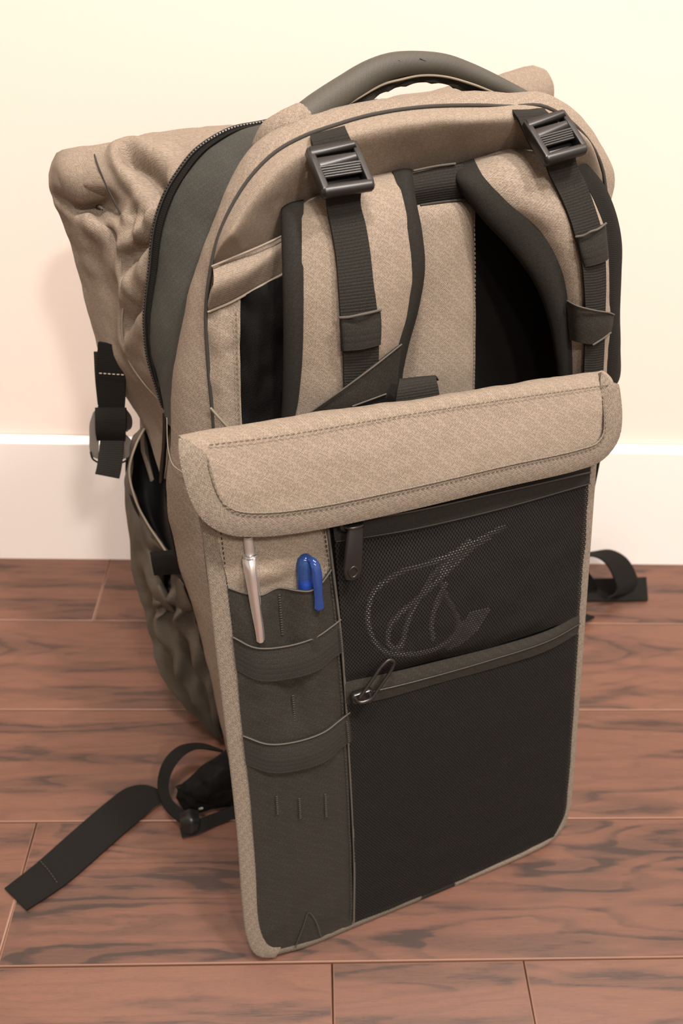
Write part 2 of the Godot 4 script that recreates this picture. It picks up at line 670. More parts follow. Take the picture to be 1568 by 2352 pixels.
func build_room() -> void:
	slab("wall_back", Vector3(0.1, 1.43, -0.069), Vector3(4.9, 2.94, 0.12), "wall_paint", "cream painted wall behind the backpack", "wall")
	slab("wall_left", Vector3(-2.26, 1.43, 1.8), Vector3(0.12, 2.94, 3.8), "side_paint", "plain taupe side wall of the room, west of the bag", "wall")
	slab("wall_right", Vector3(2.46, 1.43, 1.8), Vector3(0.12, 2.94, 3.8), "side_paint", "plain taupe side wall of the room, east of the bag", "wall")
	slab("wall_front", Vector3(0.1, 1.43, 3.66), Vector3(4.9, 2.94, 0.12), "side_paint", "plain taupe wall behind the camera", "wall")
	slab("ceiling", Vector3(0.1, 2.9, 1.8), Vector3(4.9, 0.1, 3.9), "ceiling_paint", "white ceiling with recessed lamps", "ceiling")
	# skirting board: a tall flat face with a sloped top edge
	var g := Geo.new()
	var rows := []
	for x in [-2.2, 2.4]:
		rows.append(PackedVector3Array([Vector3(x, 0, -0.009), Vector3(x, 0.1605, -0.009), Vector3(x, 0.1600, -0.0075), Vector3(x, 0.1560, -0.0008), Vector3(x, 0.1547, 0), Vector3(x, 0.0, 0)]))
	g.grid(rows)
	var b := part("baseboard_back", g.mesh(0.97, false), "trim_paint", self)
	structure(b, "tall white skirting board along the foot of the cream wall", "baseboard")
	# floor: planks along the wall, each with worn bevelled edges, over a dark base
	var floor_node := joint("floor", self)
	structure(floor_node, "reddish brown oak plank floor with pale worn seams", "floor")
	var base := Geo.new()
	base.box(Vector3(0.1, -0.03, 1.8), Vector3(4.7, 0.04, 3.8))
	part("subfloor", base.mesh(0.9), "seam_dirt", floor_node)
	var rng := RandomNumberGenerator.new()
	rng.seed = 21
	var z0 := -0.014
	for row in 33:
		var z1 := 0.0918 + row * 0.11
		var cuts: Array = [-2.2]
		if row == 0 or row == 3:
			cuts.append_array([-1.43, -0.214, 0.98, 2.0])
		elif row == 4:
			cuts.append_array([-1.1, 0.0245, 0.1645, 1.3])
		elif row == 1 or row == 2:
			cuts.append_array([-0.95 + row * 0.1, 0.62 + row * 0.2, 1.7])
		else:
			var x := -2.2 + rng.randf_range(0.2, 1.1)
			while x < 2.2:
				cuts.append(x)
				x += rng.randf_range(0.5, 1.2)
		cuts.append(2.4)
		for k in cuts.size() - 1:
			plank(floor_node, cuts[k], cuts[k + 1], z0, z1, rng, 1 if row == 3 and k == 2 else 2 * rng.randi_range(0, 1) if row < 6 else rng.randi_range(0, 2))
		z0 = z1


func plank(parent: Node3D, x0: float, x1: float, z0: float, z1: float, rng: RandomNumberGenerator, grain: int) -> void:
	var e := 0.0011                                            # worn bevel
	var gap := 0.0002
	var dip := 0.0005
	var g := Geo.new()
	var a := Vector3(x0 + gap + e, 0, z0 + gap + e)
	var b := Vector3(x1 - gap - e, 0, z1 - gap - e)
	g.grid([PackedVector3Array([a, Vector3(b.x, 0, a.z)]), PackedVector3Array([Vector3(a.x, 0, b.z), b])])
	var off := Vector2(rng.randf() * 5, rng.randf_range(0, 0.02))
	for i in g.uv.size():
		g.uv[i] = Vector2(g.v[i].x + off.x, g.v[i].z - z0 + off.y)
	var top := g.mesh(0.9, false)
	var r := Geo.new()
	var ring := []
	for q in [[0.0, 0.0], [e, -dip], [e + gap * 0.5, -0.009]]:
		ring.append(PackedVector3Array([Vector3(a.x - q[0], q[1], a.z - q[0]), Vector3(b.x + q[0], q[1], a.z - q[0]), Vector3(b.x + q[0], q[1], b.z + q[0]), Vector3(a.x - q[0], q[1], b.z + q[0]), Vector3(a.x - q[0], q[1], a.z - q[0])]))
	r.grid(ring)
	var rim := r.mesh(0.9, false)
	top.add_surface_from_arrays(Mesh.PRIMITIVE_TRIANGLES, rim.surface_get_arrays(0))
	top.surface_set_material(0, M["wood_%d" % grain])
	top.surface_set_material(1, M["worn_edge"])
	var o := MeshInstance3D.new()
	o.name = numbered("plank", parent)
	o.mesh = top
	parent.add_child(o, true)


func downlight(at: Vector3, watts: float) -> void:
	var t := thing("downlight", "", "ceiling light", Transform3D(Basis(), at))
	var ring := lathe(PackedVector2Array([Vector2(15.4, 1.0), Vector2(15.4, -0.5), Vector2(17.4, -0.6), Vector2(17.6, 0.0), Vector2(17.6, 1.0), Vector2(15.4, 1.0)]), 32)
	part("trim_ring", ring, "lamp_trim", t)
	part("lens", lathe(PackedVector2Array([Vector2(0.01, 0.6), Vector2(15.3, 0.6), Vector2(15.3, 0.2), Vector2(0.01, 0.0)]), 32), "lamp_glow", t)
	var l := AreaLight3D.new()
	l.name = "lamp_light"
	l.area_size = Vector2(0.27, 0.27)
	l.light_energy = watts
	l.light_color = Color(1.0, 0.962, 0.932)
	l.shadow_enabled = true
	l.area_range = 9.0
	l.rotation_degrees = Vector3(-90, 0, 0)
	l.position = Vector3(0, -0.02, 0)
	t.add_child(l)


# ------------------------------------------------------------------ backpack
func frame3(tl: Vector3, tr: Vector3, bl: Vector3) -> Transform3D:
	var x := (tr - tl).normalized()
	var y := (tl - bl)
	var z := x.cross(y).normalized()
	y = z.cross(x).normalized()
	return Transform3D(Basis(x, y, z), (tr + bl) / 2)


# a ladder-lock buckle: two side rails, a sloping top ledge, a ribbed lever bar, a round lower bar
func buckle_mesh(w: float, h: float) -> ArrayMesh:
	var g := Geo.new()
	for s in [-1.0, 1.0]:
		var side := PackedVector2Array([Vector2(-0.25, h / 2), Vector2(0.25, h / 2), Vector2(0.42, h * 0.2), Vector2(0.62, -h * 0.38), Vector2(0.50, -h / 2), Vector2(0.05, -h / 2), Vector2(-0.15, -h * 0.2)])
		plate_into(g, side, 0.18, 0.36, 0.06, Transform3D(Basis(Vector3(0, 0, 1), Vector3(0, 1, 0), Vector3(-1, 0, 0)), Vector3(s * (w / 2 - 0.1) * 0.01, 0, 0)))
	plate_into(g, PackedVector2Array([Vector2(-0.18, h / 2 + 0.06), Vector2(0.30, h / 2 + 0.02), Vector2(0.34, h * 0.34), Vector2(-0.12, h * 0.36)]), w / 2 - 0.05, w - 0.1, 0.05, Transform3D(Basis(Vector3(0, 0, 1), Vector3(0, 1, 0), Vector3(-1, 0, 0)), Vector3.ZERO))
	plate_into(g, PackedVector2Array([Vector2(0.12, h * 0.27), Vector2(0.36, h * 0.25), Vector2(0.40, h * 0.08), Vector2(0.14, h * 0.10)]), w / 2 - 0.15, w - 0.3, 0.04, Transform3D(Basis(Vector3(0, 0, 1), Vector3(0, 1, 0), Vector3(-1, 0, 0)), Vector3.ZERO))
	for k in 5:
		var y := h * (0.04 - 0.045 * k)
		tube_into(g, c([-(w / 2 - 0.2), y, 0.40 - 0.02 * k, w / 2 - 0.2, y, 0.40 - 0.02 * k]), 3, 0.085, 8)
	tube_into(g, c([-(w / 2 - 0.1), -h * 0.43, 0.34, w / 2 - 0.1, -h * 0.43, 0.34]), 3, 0.31, 12)
	plate_into(g, PackedVector2Array([Vector2(-w / 2 + 0.1, h * 0.3), Vector2(w / 2 - 0.1, h * 0.3), Vector2(w / 2 - 0.1, -h * 0.42), Vector2(-w / 2 + 0.1, -h * 0.42)]), -0.05, 0.14, 0.04, Transform3D())
	return g.mesh(0.6)


func build_backpack() -> void:
	bag = thing("backpack", "tan canvas travel backpack with dark straps standing against the white skirting board", "backpack",
		Transform3D(Basis(Vector3(0.939693, 0, -0.34202), Vector3(-0.059391, 0.984808, -0.163176), Vector3(0.336824, 0.173648, 0.925417)), Vector3(0.06766, 0, 0.29093)))
	var wr := noise(0.22, 4, 3)
	var wr2 := noise(0.55, 14, 2)
	var n3 := func(p: Vector3, f: FastNoiseLite, sx := 1.0, sy := 1.0, sz := 1.0): return f.get_noise_3d(p.x * 100 * sx, p.y * 100 * sy, p.z * 100 * sz)

	# ---- shell that carries everything
	var core := Geo.new()
	var rings := []
	for q in [[0.4, 0.95], [4.0, 1.0], [25.0, 1.0], [40.0, 0.98], [47.5, 0.86], [49.0, 0.55]]:
		var y: float = q[0]
		var line := PackedVector3Array()
		for k in 25:
			var a := TAU * (k % 24) / 24
			var px: float = 2.3 + signf(cos(a)) * pow(absf(cos(a)), 0.45) * 11.6 * q[1]
			var pz: float = -8.3 + signf(sin(a)) * pow(absf(sin(a)), 0.45) * 7.4 * q[1]
			line.append(Vector3(px, maxf(y, 0.35 - 0.1763 * pz), pz) * 0.01)
		rings.append(line)
	core.grid(rings)
	core.fan(rings[0], Vector3(2.3, 1.8, -8.3) * 0.01, true)
	core.fan(rings[5], Vector3(2.3, 49.2, -8.3) * 0.01)
	part("inner_lining", core.mesh(), "black_lining", bag, "", "black lining inside the bag")
	var shell := []
	for y in [3.4, 20.0, 34.0, 44.0, 49.5]:
		var k: float = 0.0 if y < 40 else (y - 40) * 0.12
		shell.append(c([-13.2, y, -14.0,  -12.0, y, -16.4,  -8, y, -17.5 + k,  2, y, -16.8 + k,  12, y, -14.6 + k,  16.6, y, -12.5,  17.6 - k, y, -9.5,  17.5 - k, y, -6,  17.0 - k, y, -3]))
	part("front_body", sheet(shell, 40, 60, 0.3, Vector3(0.5, 0, -1), func(_u, _w, p): return 0.35 * n3.call(p, wr)), "tan_ribbed", bag)

	# ---- gusset round the back panel, piping on its edge
	var edge := c([-11, 3, 0, -11, 10, 0, -11.1, 18, 0, -11.1, 25, 0, -11, 31, 0]) + c([-10.54, 36.38, 0,  -10.45, 39.96, 0,  -10.23, 43.26, 0,  -9.75, 45.4, 0,  -9.16, 47.01, 0,  -8.32, 48.44, 0,  -7.16, 49.81, 0,  -5.81, 50.84, 0,  -4.25, 51.49, 0,  -2.69, 51.87, 0,  -0.5, 52.28, -0,  2.51, 52.5, 0,  5.93, 52.41, 0,  7.86, 52.26, 0,  9.83, 52.21, 0,  11.51, 51.53, 0,  13, 50.49, 0,  14.11, 49.3, -0,  14.79, 48.04, -0]) + c([15.5, 45, 0, 15.9, 38, 0, 16, 20, 0, 15.9, 3, 0])
	var outer := c([-11.64, 8.93, -5,  -12.17, 16.11, -5,  -12.81, 22.16, -5,  -13.29, 26.51, -5,  -13.34, 31, -4.2,  -12.87, 34.55, -3,  -12.14, 38.4, -3,  -10.68, 42.76, -3,  -9.77, 44.74, -3,  -8.7, 46.52, -3,  -7.52, 48.47, -3,  -6.38, 50.15, -3,  -5.06, 51.47, -3,  -3.29, 52.07, -3,  -1.52, 52.3, -3,  0.8, 52.48, -3,  4.01, 52.59, -3,  7.66, 52.58, -3,  9.7, 52.51, -3,  11.98, 52.25, -3,  13.94, 51.4, -3,  15.54, 50.32, -3,  16.8, 49.01, -3,  17.55, 47.59, -3]) + c([16.8, 45, -3, 17.3, 38, -3, 17.4, 20, -3, 17.3, 3, -3])
	part("gusset", sheet([edge, outer], 14, 180, 0.25, Vector3(0, 0, 1), func(_u, w, p): return 0.45 * sin(PI * w) + 0.18 * n3.call(p, wr) - (0.25 if w > 0.97 else 0.0)), "tan_canvas", bag)
	part("piping", tube(shift(edge, Vector3(0, 0, 0.10)), 240, 0.11, 8), "dark_piping", bag, "", "dark piping round the back panel")
	part("edge_seam", stitches(shift(c([-8.48, 47.49, -1.9,  -7.97, 48.31, -1.9,  -7.31, 49.18, -1.9,  -6.52, 49.98, -1.9,  -5.65, 50.73, -1.9]), Vector3(-0.26, 0.14, 0.42)), 0.32, 0.045, Vector3(-0.6, 0, 0.8)), "thread", bag, "stuff")
	part("side_piping", tube(c([-12.73, 36.39, -2.7,  -12.96, 34.54, -2.4,  -12.89, 33.64, -2,  -12.46, 33.33, -1.2,  -11.98, 33.04, -0.3]), 30, 0.035, 6), "tan_piping", bag)

	# ---- opened expansion: green lining between the zip and the gusset
	var zip := c([-12.12, 35.31, -7,  -12.35, 36.71, -7,  -12.61, 38.79, -7,  -12.51, 40.73, -7,  -12.26, 42.06, -7,  -11.71, 44.08, -7,  -11.22, 46.05, -7,  -10.75, 47.22, -7,  -10.08, 48.36, -7,  -9.34, 49.24, -7,  -8.33, 50.21, -7,  -7.25, 50.83, -7,  -5.91, 51.32, -7,  -4.2, 51.52, -7,  -1.92, 51.83, -7,  0.56, 52.12, -7,  3.11, 52.28, -7])
	var under := c([-12.35, 35.18, -3.7,  -11.93, 37.13, -3.7,  -11.37, 39.4, -3.7,  -10.86, 40.92, -3.7,  -10.3, 42.15, -3.7,  -9.13, 44.51, -3.7,  -8.34, 45.89, -3.7,  -7.72, 47.01, -3.7,  -6.98, 48.22, -3.7,  -6.4, 49.08, -3.7,  -5.5, 50.02, -3.7,  -4.69, 50.8, -3.7,  -3.85, 51.34, -3.7,  -2.68, 51.77, -3.7,  -1.26, 52.05, -3.7,  0.84, 52.29, -3.7,  2.45, 52.34, -3.7])
	part("expansion_lining", sheet([zip, under], 16, 90, 0.12, Vector3(-1, 0, 0.4), func(_u, w, p): return 0.22 * sin(PI * w) + 0.16 * n3.call(p, wr)), "green_lining", bag, "", "green grey lining behind the open zip")
	var inner_tape := PackedVector3Array()
	var outer_tape := PackedVector3Array()
	for i in zip.size():
		inner_tape.append(zip[i].lerp(under[i], 0.13) + Vector3(-0.0022, 0.0008, 0.001))
		outer_tape.append(zip[i] + Vector3(-0.0012, 0.0016, 0.0014))
	part("zip_tape", strap(outer_tape, inner_tape, 90, 0.1, Vector3(-1, 0, 0.4)), "black_webbing", bag, "", "black zip tape")
	part("zip_coil", tube(shift(zip, Vector3(-0.18, 0.14, 0.16)), 120, 0.13, 8), "zip_black", bag)
	var teeth := even(shift(zip, Vector3(-0.27, 0.18, 0.25)), 150)
	var tooth := SphereMesh.new()
	tooth.radius = 0.0006
	tooth.height = 0.0014
	tooth.radial_segments = 8
	tooth.rings = 4
	var mm := MultiMesh.new()
	mm.transform_format = MultiMesh.TRANSFORM_3D
	mm.mesh = tooth
	mm.instance_count = teeth.size()
	for i in teeth.size():
		mm.set_instance_transform(i, Transform3D(Basis(), teeth[i]))
	var mi := MultiMeshInstance3D.new()
	mi.name = "zip_teeth"
	mi.multimesh = mm
	mi.material_override = M["gunmetal"]
	mi.set_meta("kind", "stuff")
	bag.add_child(mi, true)
	part("zip_puller", tube(c([-12.31, 35.34, -6,  -12.41, 34.15, -6.2,  -12.67, 32.65, -6.5,  -12.94, 31.11, -6.8,  -13.15, 29.96, -7]), 16, [0.20, 0.22, 0.16, 0.2, 0.14], 8, 0.6), "zip_black", bag, "", "glossy black zip pull hanging at the end of the open zip")

	# ---- compartment in front of the zip: creased canvas, with the ear of the roll top at its corner
	var side_rows := [
		c([-2.36, 50.58, -14,  -7.17, 50.23, -16,  -9.79, 50.07, -16,  -11.75, 49.76, -16.5,  -12.97, 49.6, -17,  -14.66, 49.45, -17,  -14.82, 49.15, -17.5]),
		c([-3.81, 51.36, -8.5,  -7.85, 51.1, -11,  -10.37, 50.76, -12,  -12.21, 50.5, -12.3,  -13.45, 50.37, -12.5,  -14.95, 50.3, -13.5,  -15.46, 49.97, -15]),
		c([-7.25, 50.83, -7,  -8.81, 50.23, -8.3,  -10.68, 49.81, -9.5,  -12.25, 49.6, -10.3,  -13.52, 49.51, -11,  -15.52, 49.7, -12.8,  -16.04, 49.04, -15]),
		c([-8.9, 49.67, -7,  -10.06, 48.94, -8,  -11.52, 48.47, -8.8,  -12.43, 48.17, -9.8,  -13.19, 48.32, -10.6,  -15.42, 48.61, -12,  -16.25, 48.48, -14.5]),
		c([-9.93, 48.54, -7,  -11, 47.7, -8,  -11.95, 47.29, -8.8,  -12.64, 46.83, -10.2,  -13.52, 46.89, -13,  -15.22, 47.22, -12.8,  -16.16, 47.44, -14.5]),
		c([-10.81, 47.11, -7,  -11.58, 46.4, -8,  -12.4, 46.09, -8.8,  -13, 45.97, -9.8,  -14.02, 46.34, -10.9,  -15.1, 45.99, -12.3,  -15.97, 46.24, -14.5]),
		c([-11.46, 45.07, -7,  -12.07, 44.64, -8.2,  -12.59, 44.44, -9.2,  -13.13, 44.33, -10,  -14.02, 44.11, -11.8,  -14.89, 44.04, -12.6,  -15.63, 44.01, -14.5]),
		c([-12.2, 42.31, -7,  -12.56, 41.92, -8.5,  -12.99, 41.83, -9.3,  -13.31, 41.61, -10.3,  -13.93, 41.26, -12,  -14.67, 41.1, -13,  -15.46, 40.82, -14.5]),
		c([-12.59, 40.19, -7,  -12.92, 39.57, -8.8,  -13.32, 39.18, -9.8,  -13.69, 38.72, -11,  -14.14, 38.54, -12.3,  -14.69, 38.35, -13.2,  -15.2, 38.19, -14.5]),
		c([-12.51, 37.84, -7.2,  -12.78, 37.12, -9,  -13.1, 36.57, -10.5,  -13.5, 36.26, -11.6,  -13.92, 36.08, -12.5,  -14.34, 36, -13.2,  -14.88, 35.74, -14.5]),
		c([-12.11, 35.38, -7.6,  -12.19, 34.51, -9.5,  -12.39, 33.9, -11,  -12.69, 33.57, -12,  -13, 33.32, -12.8,  -13.29, 33.2, -13.4,  -13.57, 32.9, -14.5]),
		c([-12.14, 32.86, -8,  -12.14, 32.05, -9.5,  -12.27, 31.54, -10.5,  -12.47, 31.24, -11.3,  -12.67, 31.15, -12,  -12.81, 31.16, -12.6,  -12.92, 31.09, -13.5]),
		c([-12.37, 30.78, -8.3,  -12.38, 30.32, -9,  -12.43, 29.96, -9.5,  -12.5, 29.67, -10,  -12.6, 29.6, -10.5,  -12.7, 29.6, -11,  -12.8, 29.74, -11.5]),
		c([-12.69, 29.21, -9,  -12.7, 29.08, -9.2,  -12.71, 28.95, -9.4,  -12.72, 28.86, -9.6,  -12.72, 28.79, -9.8,  -12.72, 28.73, -10,  -12.72, 28.7, -10.2])]
	var fold := func(u: float, w: float, p: Vector3):
		var s: float = 0.16 * n3.call(p, wr, 0.8, 1.2, 0.8) + 0.05 * n3.call(p, wr2)
		for q in [[0.44, 0.14, 0.05, 0.32, 0.95], [0.40, 0.47, 0.04, 0.415, 0.8], [0.44, 0.585, 0.05, 0.53, 0.7], [0.34, 0.33, 0.30, 0.40, 0.35], [0.66, 0.36, 0.52, 0.43, 0.4], [0.95, 0.30, 0.70, 0.335, 0.2]]:
			var a2 := Vector2(q[0], q[1] * 1.8)
			var b2 := Vector2(q[2], q[3] * 1.8)
			var at := Vector2(u, w * 1.8)
			var d := at.distance_to(Geometry2D.get_closest_point_to_segment(at, a2, b2))
			s += q[4] * smoothstep(0.02, 0.12, u) * (0.45 * exp(-pow((d - 0.085) / 0.05, 2.0)) - exp(-pow(d / 0.035, 2.0)))
		s += 0.14 * (pow(0.5 + 0.5 * sin(TAU * (w * 7.0 + u * 2.4)), 2.0) * 2.0 - 0.8) * smoothstep(0.05, 0.2, u) * (1.0 - smoothstep(0.34, 0.5, u)) * smoothstep(0.12, 0.25, w) * (1.0 - smoothstep(0.5, 0.66, w))
		return s * (0.25 if w > 0.85 else 1.0)
	part("side_body", sheet(side_rows, 110, 70, 0.2, Vector3(-1, 0, 0.3), fold), "tan_ribbed", bag)
	part("seam", tube(c([-13.45, 50.36, -12.3,  -13.44, 49.47, -10.9,  -13.15, 48.33, -10.5,  -12.71, 46.92, -10]), 40, 0.055, 6), "dark_piping", bag)
	part("seam", tube(c([-13.17, 44.42, -9.6,  -13.37, 41.72, -9.9,  -13.64, 40.24, -10.3,  -13.73, 38.85, -10.6,  -13.55, 37.37, -10.9,  -12.89, 35.95, -10.2,  -12.28, 35.19, -9]), 50, 0.065, 6), "tan_piping", bag)
	var roll := noise(0.3, 8, 2)
	var roll_path := c([-14.64, 48.67, -13,  -11.34, 49.03, -12.6,  -7.2, 49.37, -12.4,  -2.92, 49.52, -12.2,  1.32, 49.93, -12.2,  5.42, 50.4, -12.2,  9.68, 50.84, -12.2,  13.81, 51.36, -12.3,  17.63, 51.95, -12.5])
	var rg := Geo.new()
	tube_into(rg, roll_path, 70, [1.6, 1.75, 1.7, 1.65, 1.7, 1.7, 1.75, 1.8, 1.75], 28)
	for i in rg.v.size():
		var p := rg.v[i]
		rg.v[i] += Vector3(0, 1, 0) * 0.0022 * roll.get_noise_3d(p.x * 100, p.y * 100, p.z * 100)
	part("roll_top", rg.mesh(), "tan_ribbed", bag, "", "rolled tan canvas closure along the top")
	part("roll_seam", tube(c([1.47, 52.36, -5.5,  3.74, 52.27, -6.5,  6.23, 52.22, -8,  9.17, 52.27, -9.5,  11.72, 52.49, -10.6,  12.95, 52.61, -11]), 30, 0.07, 6), "dark_piping", bag)
	part("top_flap", sheet([c([-4.03, 51.39, -7,  -1.65, 51.81, -7,  0.84, 52.1, -7,  3.11, 52.23, -7,  6.32, 52.36, -7,  9.98, 52.37, -7,  12.84, 52.36, -7,  14.83, 52.07, -7,  17.76, 50.49, -7]), c([-2.58, 50.95, -12,  0.09, 51.23, -12,  2.83, 51.52, -12,  5.33, 51.86, -12,  8.21, 52.04, -12,  11.52, 52.29, -12,  14.6, 52.37, -12,  17.09, 52.27, -12,  19.17, 50.71, -10])], 12, 60, 0.2, Vector3(0, 1, 0), func(_u, w, p): return 0.2 * n3.call(p, wr) - 0.25 * sin(PI * w)), "tan_canvas", bag)
	part("top_strap", sheet([c([-9.75, 50.35, -12.8,  -8.27, 51.01, -12.8]), c([-9.87, 50.32, -11.6,  -8.4, 50.95, -11.8]), c([-9.91, 50.18, -10.6,  -8.49, 50.65, -10.8])], 6, 6, 0.2, Vector3(0, 1, 0.5)), "dark_webbing", bag)

	# ---- side compression strap with its hook
	var comp := joint("hook_strap", bag)
	part("webbing", strap(c([-12.42, 37.39, -9.2,  -13.04, 37.74, -11.2,  -13.91, 37.55, -13.4]), c([-12.42, 36.34, -8.9,  -13.08, 36.34, -10.8,  -14.12, 36.25, -13.4]), 24, 0.14, Vector3(-0.5, 0, 1)), "black_webbing", comp)
	part("webbing", sheet([c([-15.15, 38.24, -13.2,  -13.51, 37.99, -12.2]), c([-15.6, 36.27, -13.3,  -13.78, 36.12, -12.4]), c([-15.81, 34.45, -13.5,  -14.01, 34.43, -12.7]), c([-15.98, 32.97, -13.7,  -14.25, 33.03, -13])], 20, 8, 0.22, Vector3(-0.3, 0, 1)), "black_webbing", comp)
	part("webbing", sheet([c([-15.53, 37.46, -13.6,  -15.05, 37.41, -13.5]), c([-15.77, 35.52, -13.7,  -15.14, 35.48, -13.5]), c([-15.92, 33.49, -13.9,  -15.17, 33.47, -13.6])], 12, 4, 0.15, Vector3(-0.3, 0, 1)), "dark_webbing", comp)
	part("stitch_row", stitches(c([-15.51, 36.1, -13.1,  -13.86, 36.01, -12.2]), 0.28, 0.04), "pale_thread", comp, "stuff")
	# the hook: a flat bent plate with a lobe and a gap on one side, closed by a thin wire below
	part("hook", sheet([c([-15.68, 33.73, -13.6,  -16.35, 32.97, -13.7]), c([-15.87, 32.58, -13.6,  -16.71, 32.25, -13.8]), c([-16.22, 31.22, -13.7,  -16.93, 31.13, -13.85]), c([-16.46, 30.19, -13.75,  -17.08, 30.11, -13.9]), c([-16.61, 29.31, -13.8,  -16.97, 29.49, -13.95])], 30, 6, 0.16, Vector3(-0.3, 0, 1)), "steel", comp, "", "grey metal strap hook")
	part("hook_lobe", sheet([c([-14.42, 33.14, -12.8,  -14.12, 33.16, -12.7]), c([-14.48, 32.71, -12.8,  -13.86, 32.63, -12.7]), c([-14.56, 32.25, -12.8,  -13.84, 32.15, -12.7]), c([-14.62, 31.85, -12.8,  -14.03, 31.74, -12.7]), c([-14.66, 31.65, -12.8,  -14.36, 31.63, -12.7])], 24, 6, 0.2, Vector3(-0.3, 0, 1)), "gunmetal", comp)
	part("hook_side", sheet([c([-14.69, 31.31, -12.95,  -14.46, 31.22, -12.9]), c([-14.75, 30.88, -13,  -14.14, 30.67, -12.9]), c([-14.86, 30.18, -13.05,  -14.13, 29.98, -13]), c([-14.99, 29.21, -13.2,  -14.5, 29.37, -13.1])], 20, 6, 0.16, Vector3(-0.3, 0, 1)), "steel", comp)
	part("hook_wire", tube(c([-17.05, 29.98, -13.85,  -16.99, 29.38, -13.9,  -16.59, 28.97, -13.9,  -15.7, 28.84, -13.6,  -14.89, 28.96, -13.3,  -14.44, 29.35, -13.1,  -14.18, 29.92, -13]), 50, 0.07, 8), "gunmetal", comp)
	part("webbing", sheet([c([-16.16, 33.48, -13.5,  -14.14, 33.43, -12.7]), c([-16.31, 32.86, -13.1,  -14.27, 32.7, -12.4]), c([-16.46, 31.87, -13.1,  -14.46, 31.71, -12.4]), c([-16.48, 30.94, -13.5,  -14.57, 30.8, -12.8])], 20, 10, 0.3, Vector3(-0.3, 0, 1)), "black_webbing", comp)
	part("webbing", sheet([c([-16.25, 30.94, -13.4,  -14.66, 30.85, -12.8]), c([-16.57, 29.93, -13.2,  -14.92, 29.71, -12.7]), c([-16.86, 29.07, -13.1,  -15.23, 28.67, -12.6]), c([-17.08, 28.51, -13.1,  -15.47, 28, -12.6])], 20, 8, 0.16, Vector3(-0.3, 0, 1)), "dark_webbing", comp)

	# ---- stretch side pocket
	part("pocket_mouth", sheet([
		c([-12.7, 30.64, -14.8,  -12.49, 30.55, -14.4,  -12.18, 30.56, -13.4,  -11.91, 31.79, -9.6]), c([-14.13, 29.79, -14,  -13.21, 28.78, -14.6,  -12.62, 28.37, -13.6,  -12.15, 30.06, -9.6]), c([-14.78, 28.31, -13,  -13.66, 27.09, -14.4,  -12.8, 26.82, -13.8,  -12.63, 28.78, -9]), c([-14.83, 26.51, -11.6,  -13.83, 25.35, -13,  -13.15, 25.52, -12,  -13.12, 28.26, -6.5]),
		c([-14.32, 24.85, -10.6,  -13.63, 23.98, -11.5,  -13.24, 24.73, -10,  -13.18, 26.79, -6]), c([-13.71, 23.71, -9,  -13.35, 23.5, -9,  -13.15, 24.04, -8,  -13.14, 25.4, -5.6]), c([-13.31, 23.11, -7,  -13.16, 23.06, -7,  -13.07, 23.35, -6.5,  -13, 24.09, -5.3])], 40, 16, 0.15, Vector3(-1, 0, 0.3)), "black_mesh", bag, "", "black inside of the stretched pocket mouth")
	var gather := func(u: float, w: float, p: Vector3):
		var s: float = 0.28 * n3.call(p, wr2, 1.0, 0.35, 1.0) + 0.30 * n3.call(p, wr, 1.0, 0.6, 1.0)
		s += 0.55 * sin(TAU * (u * 2.2 - w * 0.8)) * smoothstep(0.42, 0.6, w)
		s += 0.35 * sin(TAU * (w * 9.0 + u * 2.5)) * smoothstep(0.5, 0.62, w) * (1.0 - smoothstep(0.78, 0.9, w)) * smoothstep(0.15, 0.4, u)
		return s
	part("side_pocket", sheet([
		c([-12.95, 30.99, -14,  -12.97, 31.08, -13.8,  -12.97, 31.12, -13.6,  -12.96, 31.17, -13.4]), c([-14.17, 30.28, -13.3,  -14.1, 30.4, -13,  -13.99, 30.52, -12.6,  -13.89, 30.55, -12.4]), c([-14.99, 28.43, -13,  -14.89, 28.6, -12.6,  -14.81, 28.73, -12.2,  -14.7, 28.77, -12]), c([-15.47, 26.03, -12.8,  -15.26, 26.3, -12.2,  -14.97, 26.44, -11.8,  -14.66, 26.57, -11.4]),
		c([-15.66, 24.32, -12.5,  -15.21, 24.71, -11.6,  -14.74, 24.94, -10.9,  -14.23, 25.06, -10.4]), c([-15.72, 22.48, -12.3,  -15.07, 23.08, -11,  -14.36, 23.56, -9.8,  -13.61, 24, -8.6]), c([-15.76, 20.46, -12.3,  -15.02, 21.44, -10.4,  -14.15, 21.91, -9.4,  -13.29, 21.25, -10.2,  -13.11, 22.98, -7.6,  -13.04, 23.62, -6.6]), c([-15.72, 18.55, -12.3,  -14.85, 19.95, -9.8,  -14.09, 20.28, -8.8,  -13.25, 18.57, -11,  -13.23, 20.9, -7.6,  -12.99, 21.53, -6.6]), c([-15.61, 17.23, -12.3,  -14.8, 18.66, -9.8,  -13.9, 19.04, -8.6,  -13.32, 18.1, -9.6,  -13.2, 19.62, -7.4,  -12.78, 20.16, -6.6]),
		c([-15.39, 15.62, -12.3,  -14.56, 17.28, -9.6,  -13.57, 17.79, -8.4,  -12.51, 18.77, -6.5]), c([-14.93, 11.39, -12.2,  -14.06, 13.3, -9.4,  -13.01, 13.88, -8.2,  -11.96, 14.86, -6.5]), c([-14.14, 7.86, -12,  -13.38, 9.61, -9.6,  -12.42, 10.44, -8.2,  -11.61, 11.5, -6.6]), c([-12.75, 4.77, -11.3,  -12.27, 5.93, -9.8,  -11.77, 6.82, -8.6,  -11.28, 8, -7.2]), c([-11.07, 1.96, -10.5,  -11, 2.35, -10,  -10.91, 2.64, -9.6,  -10.82, 3.18, -9])], 120, 60, 0.12, Vector3(-1, 0, 0.3), gather), "tan_nylon", bag, "", "puckered nylon side pocket")
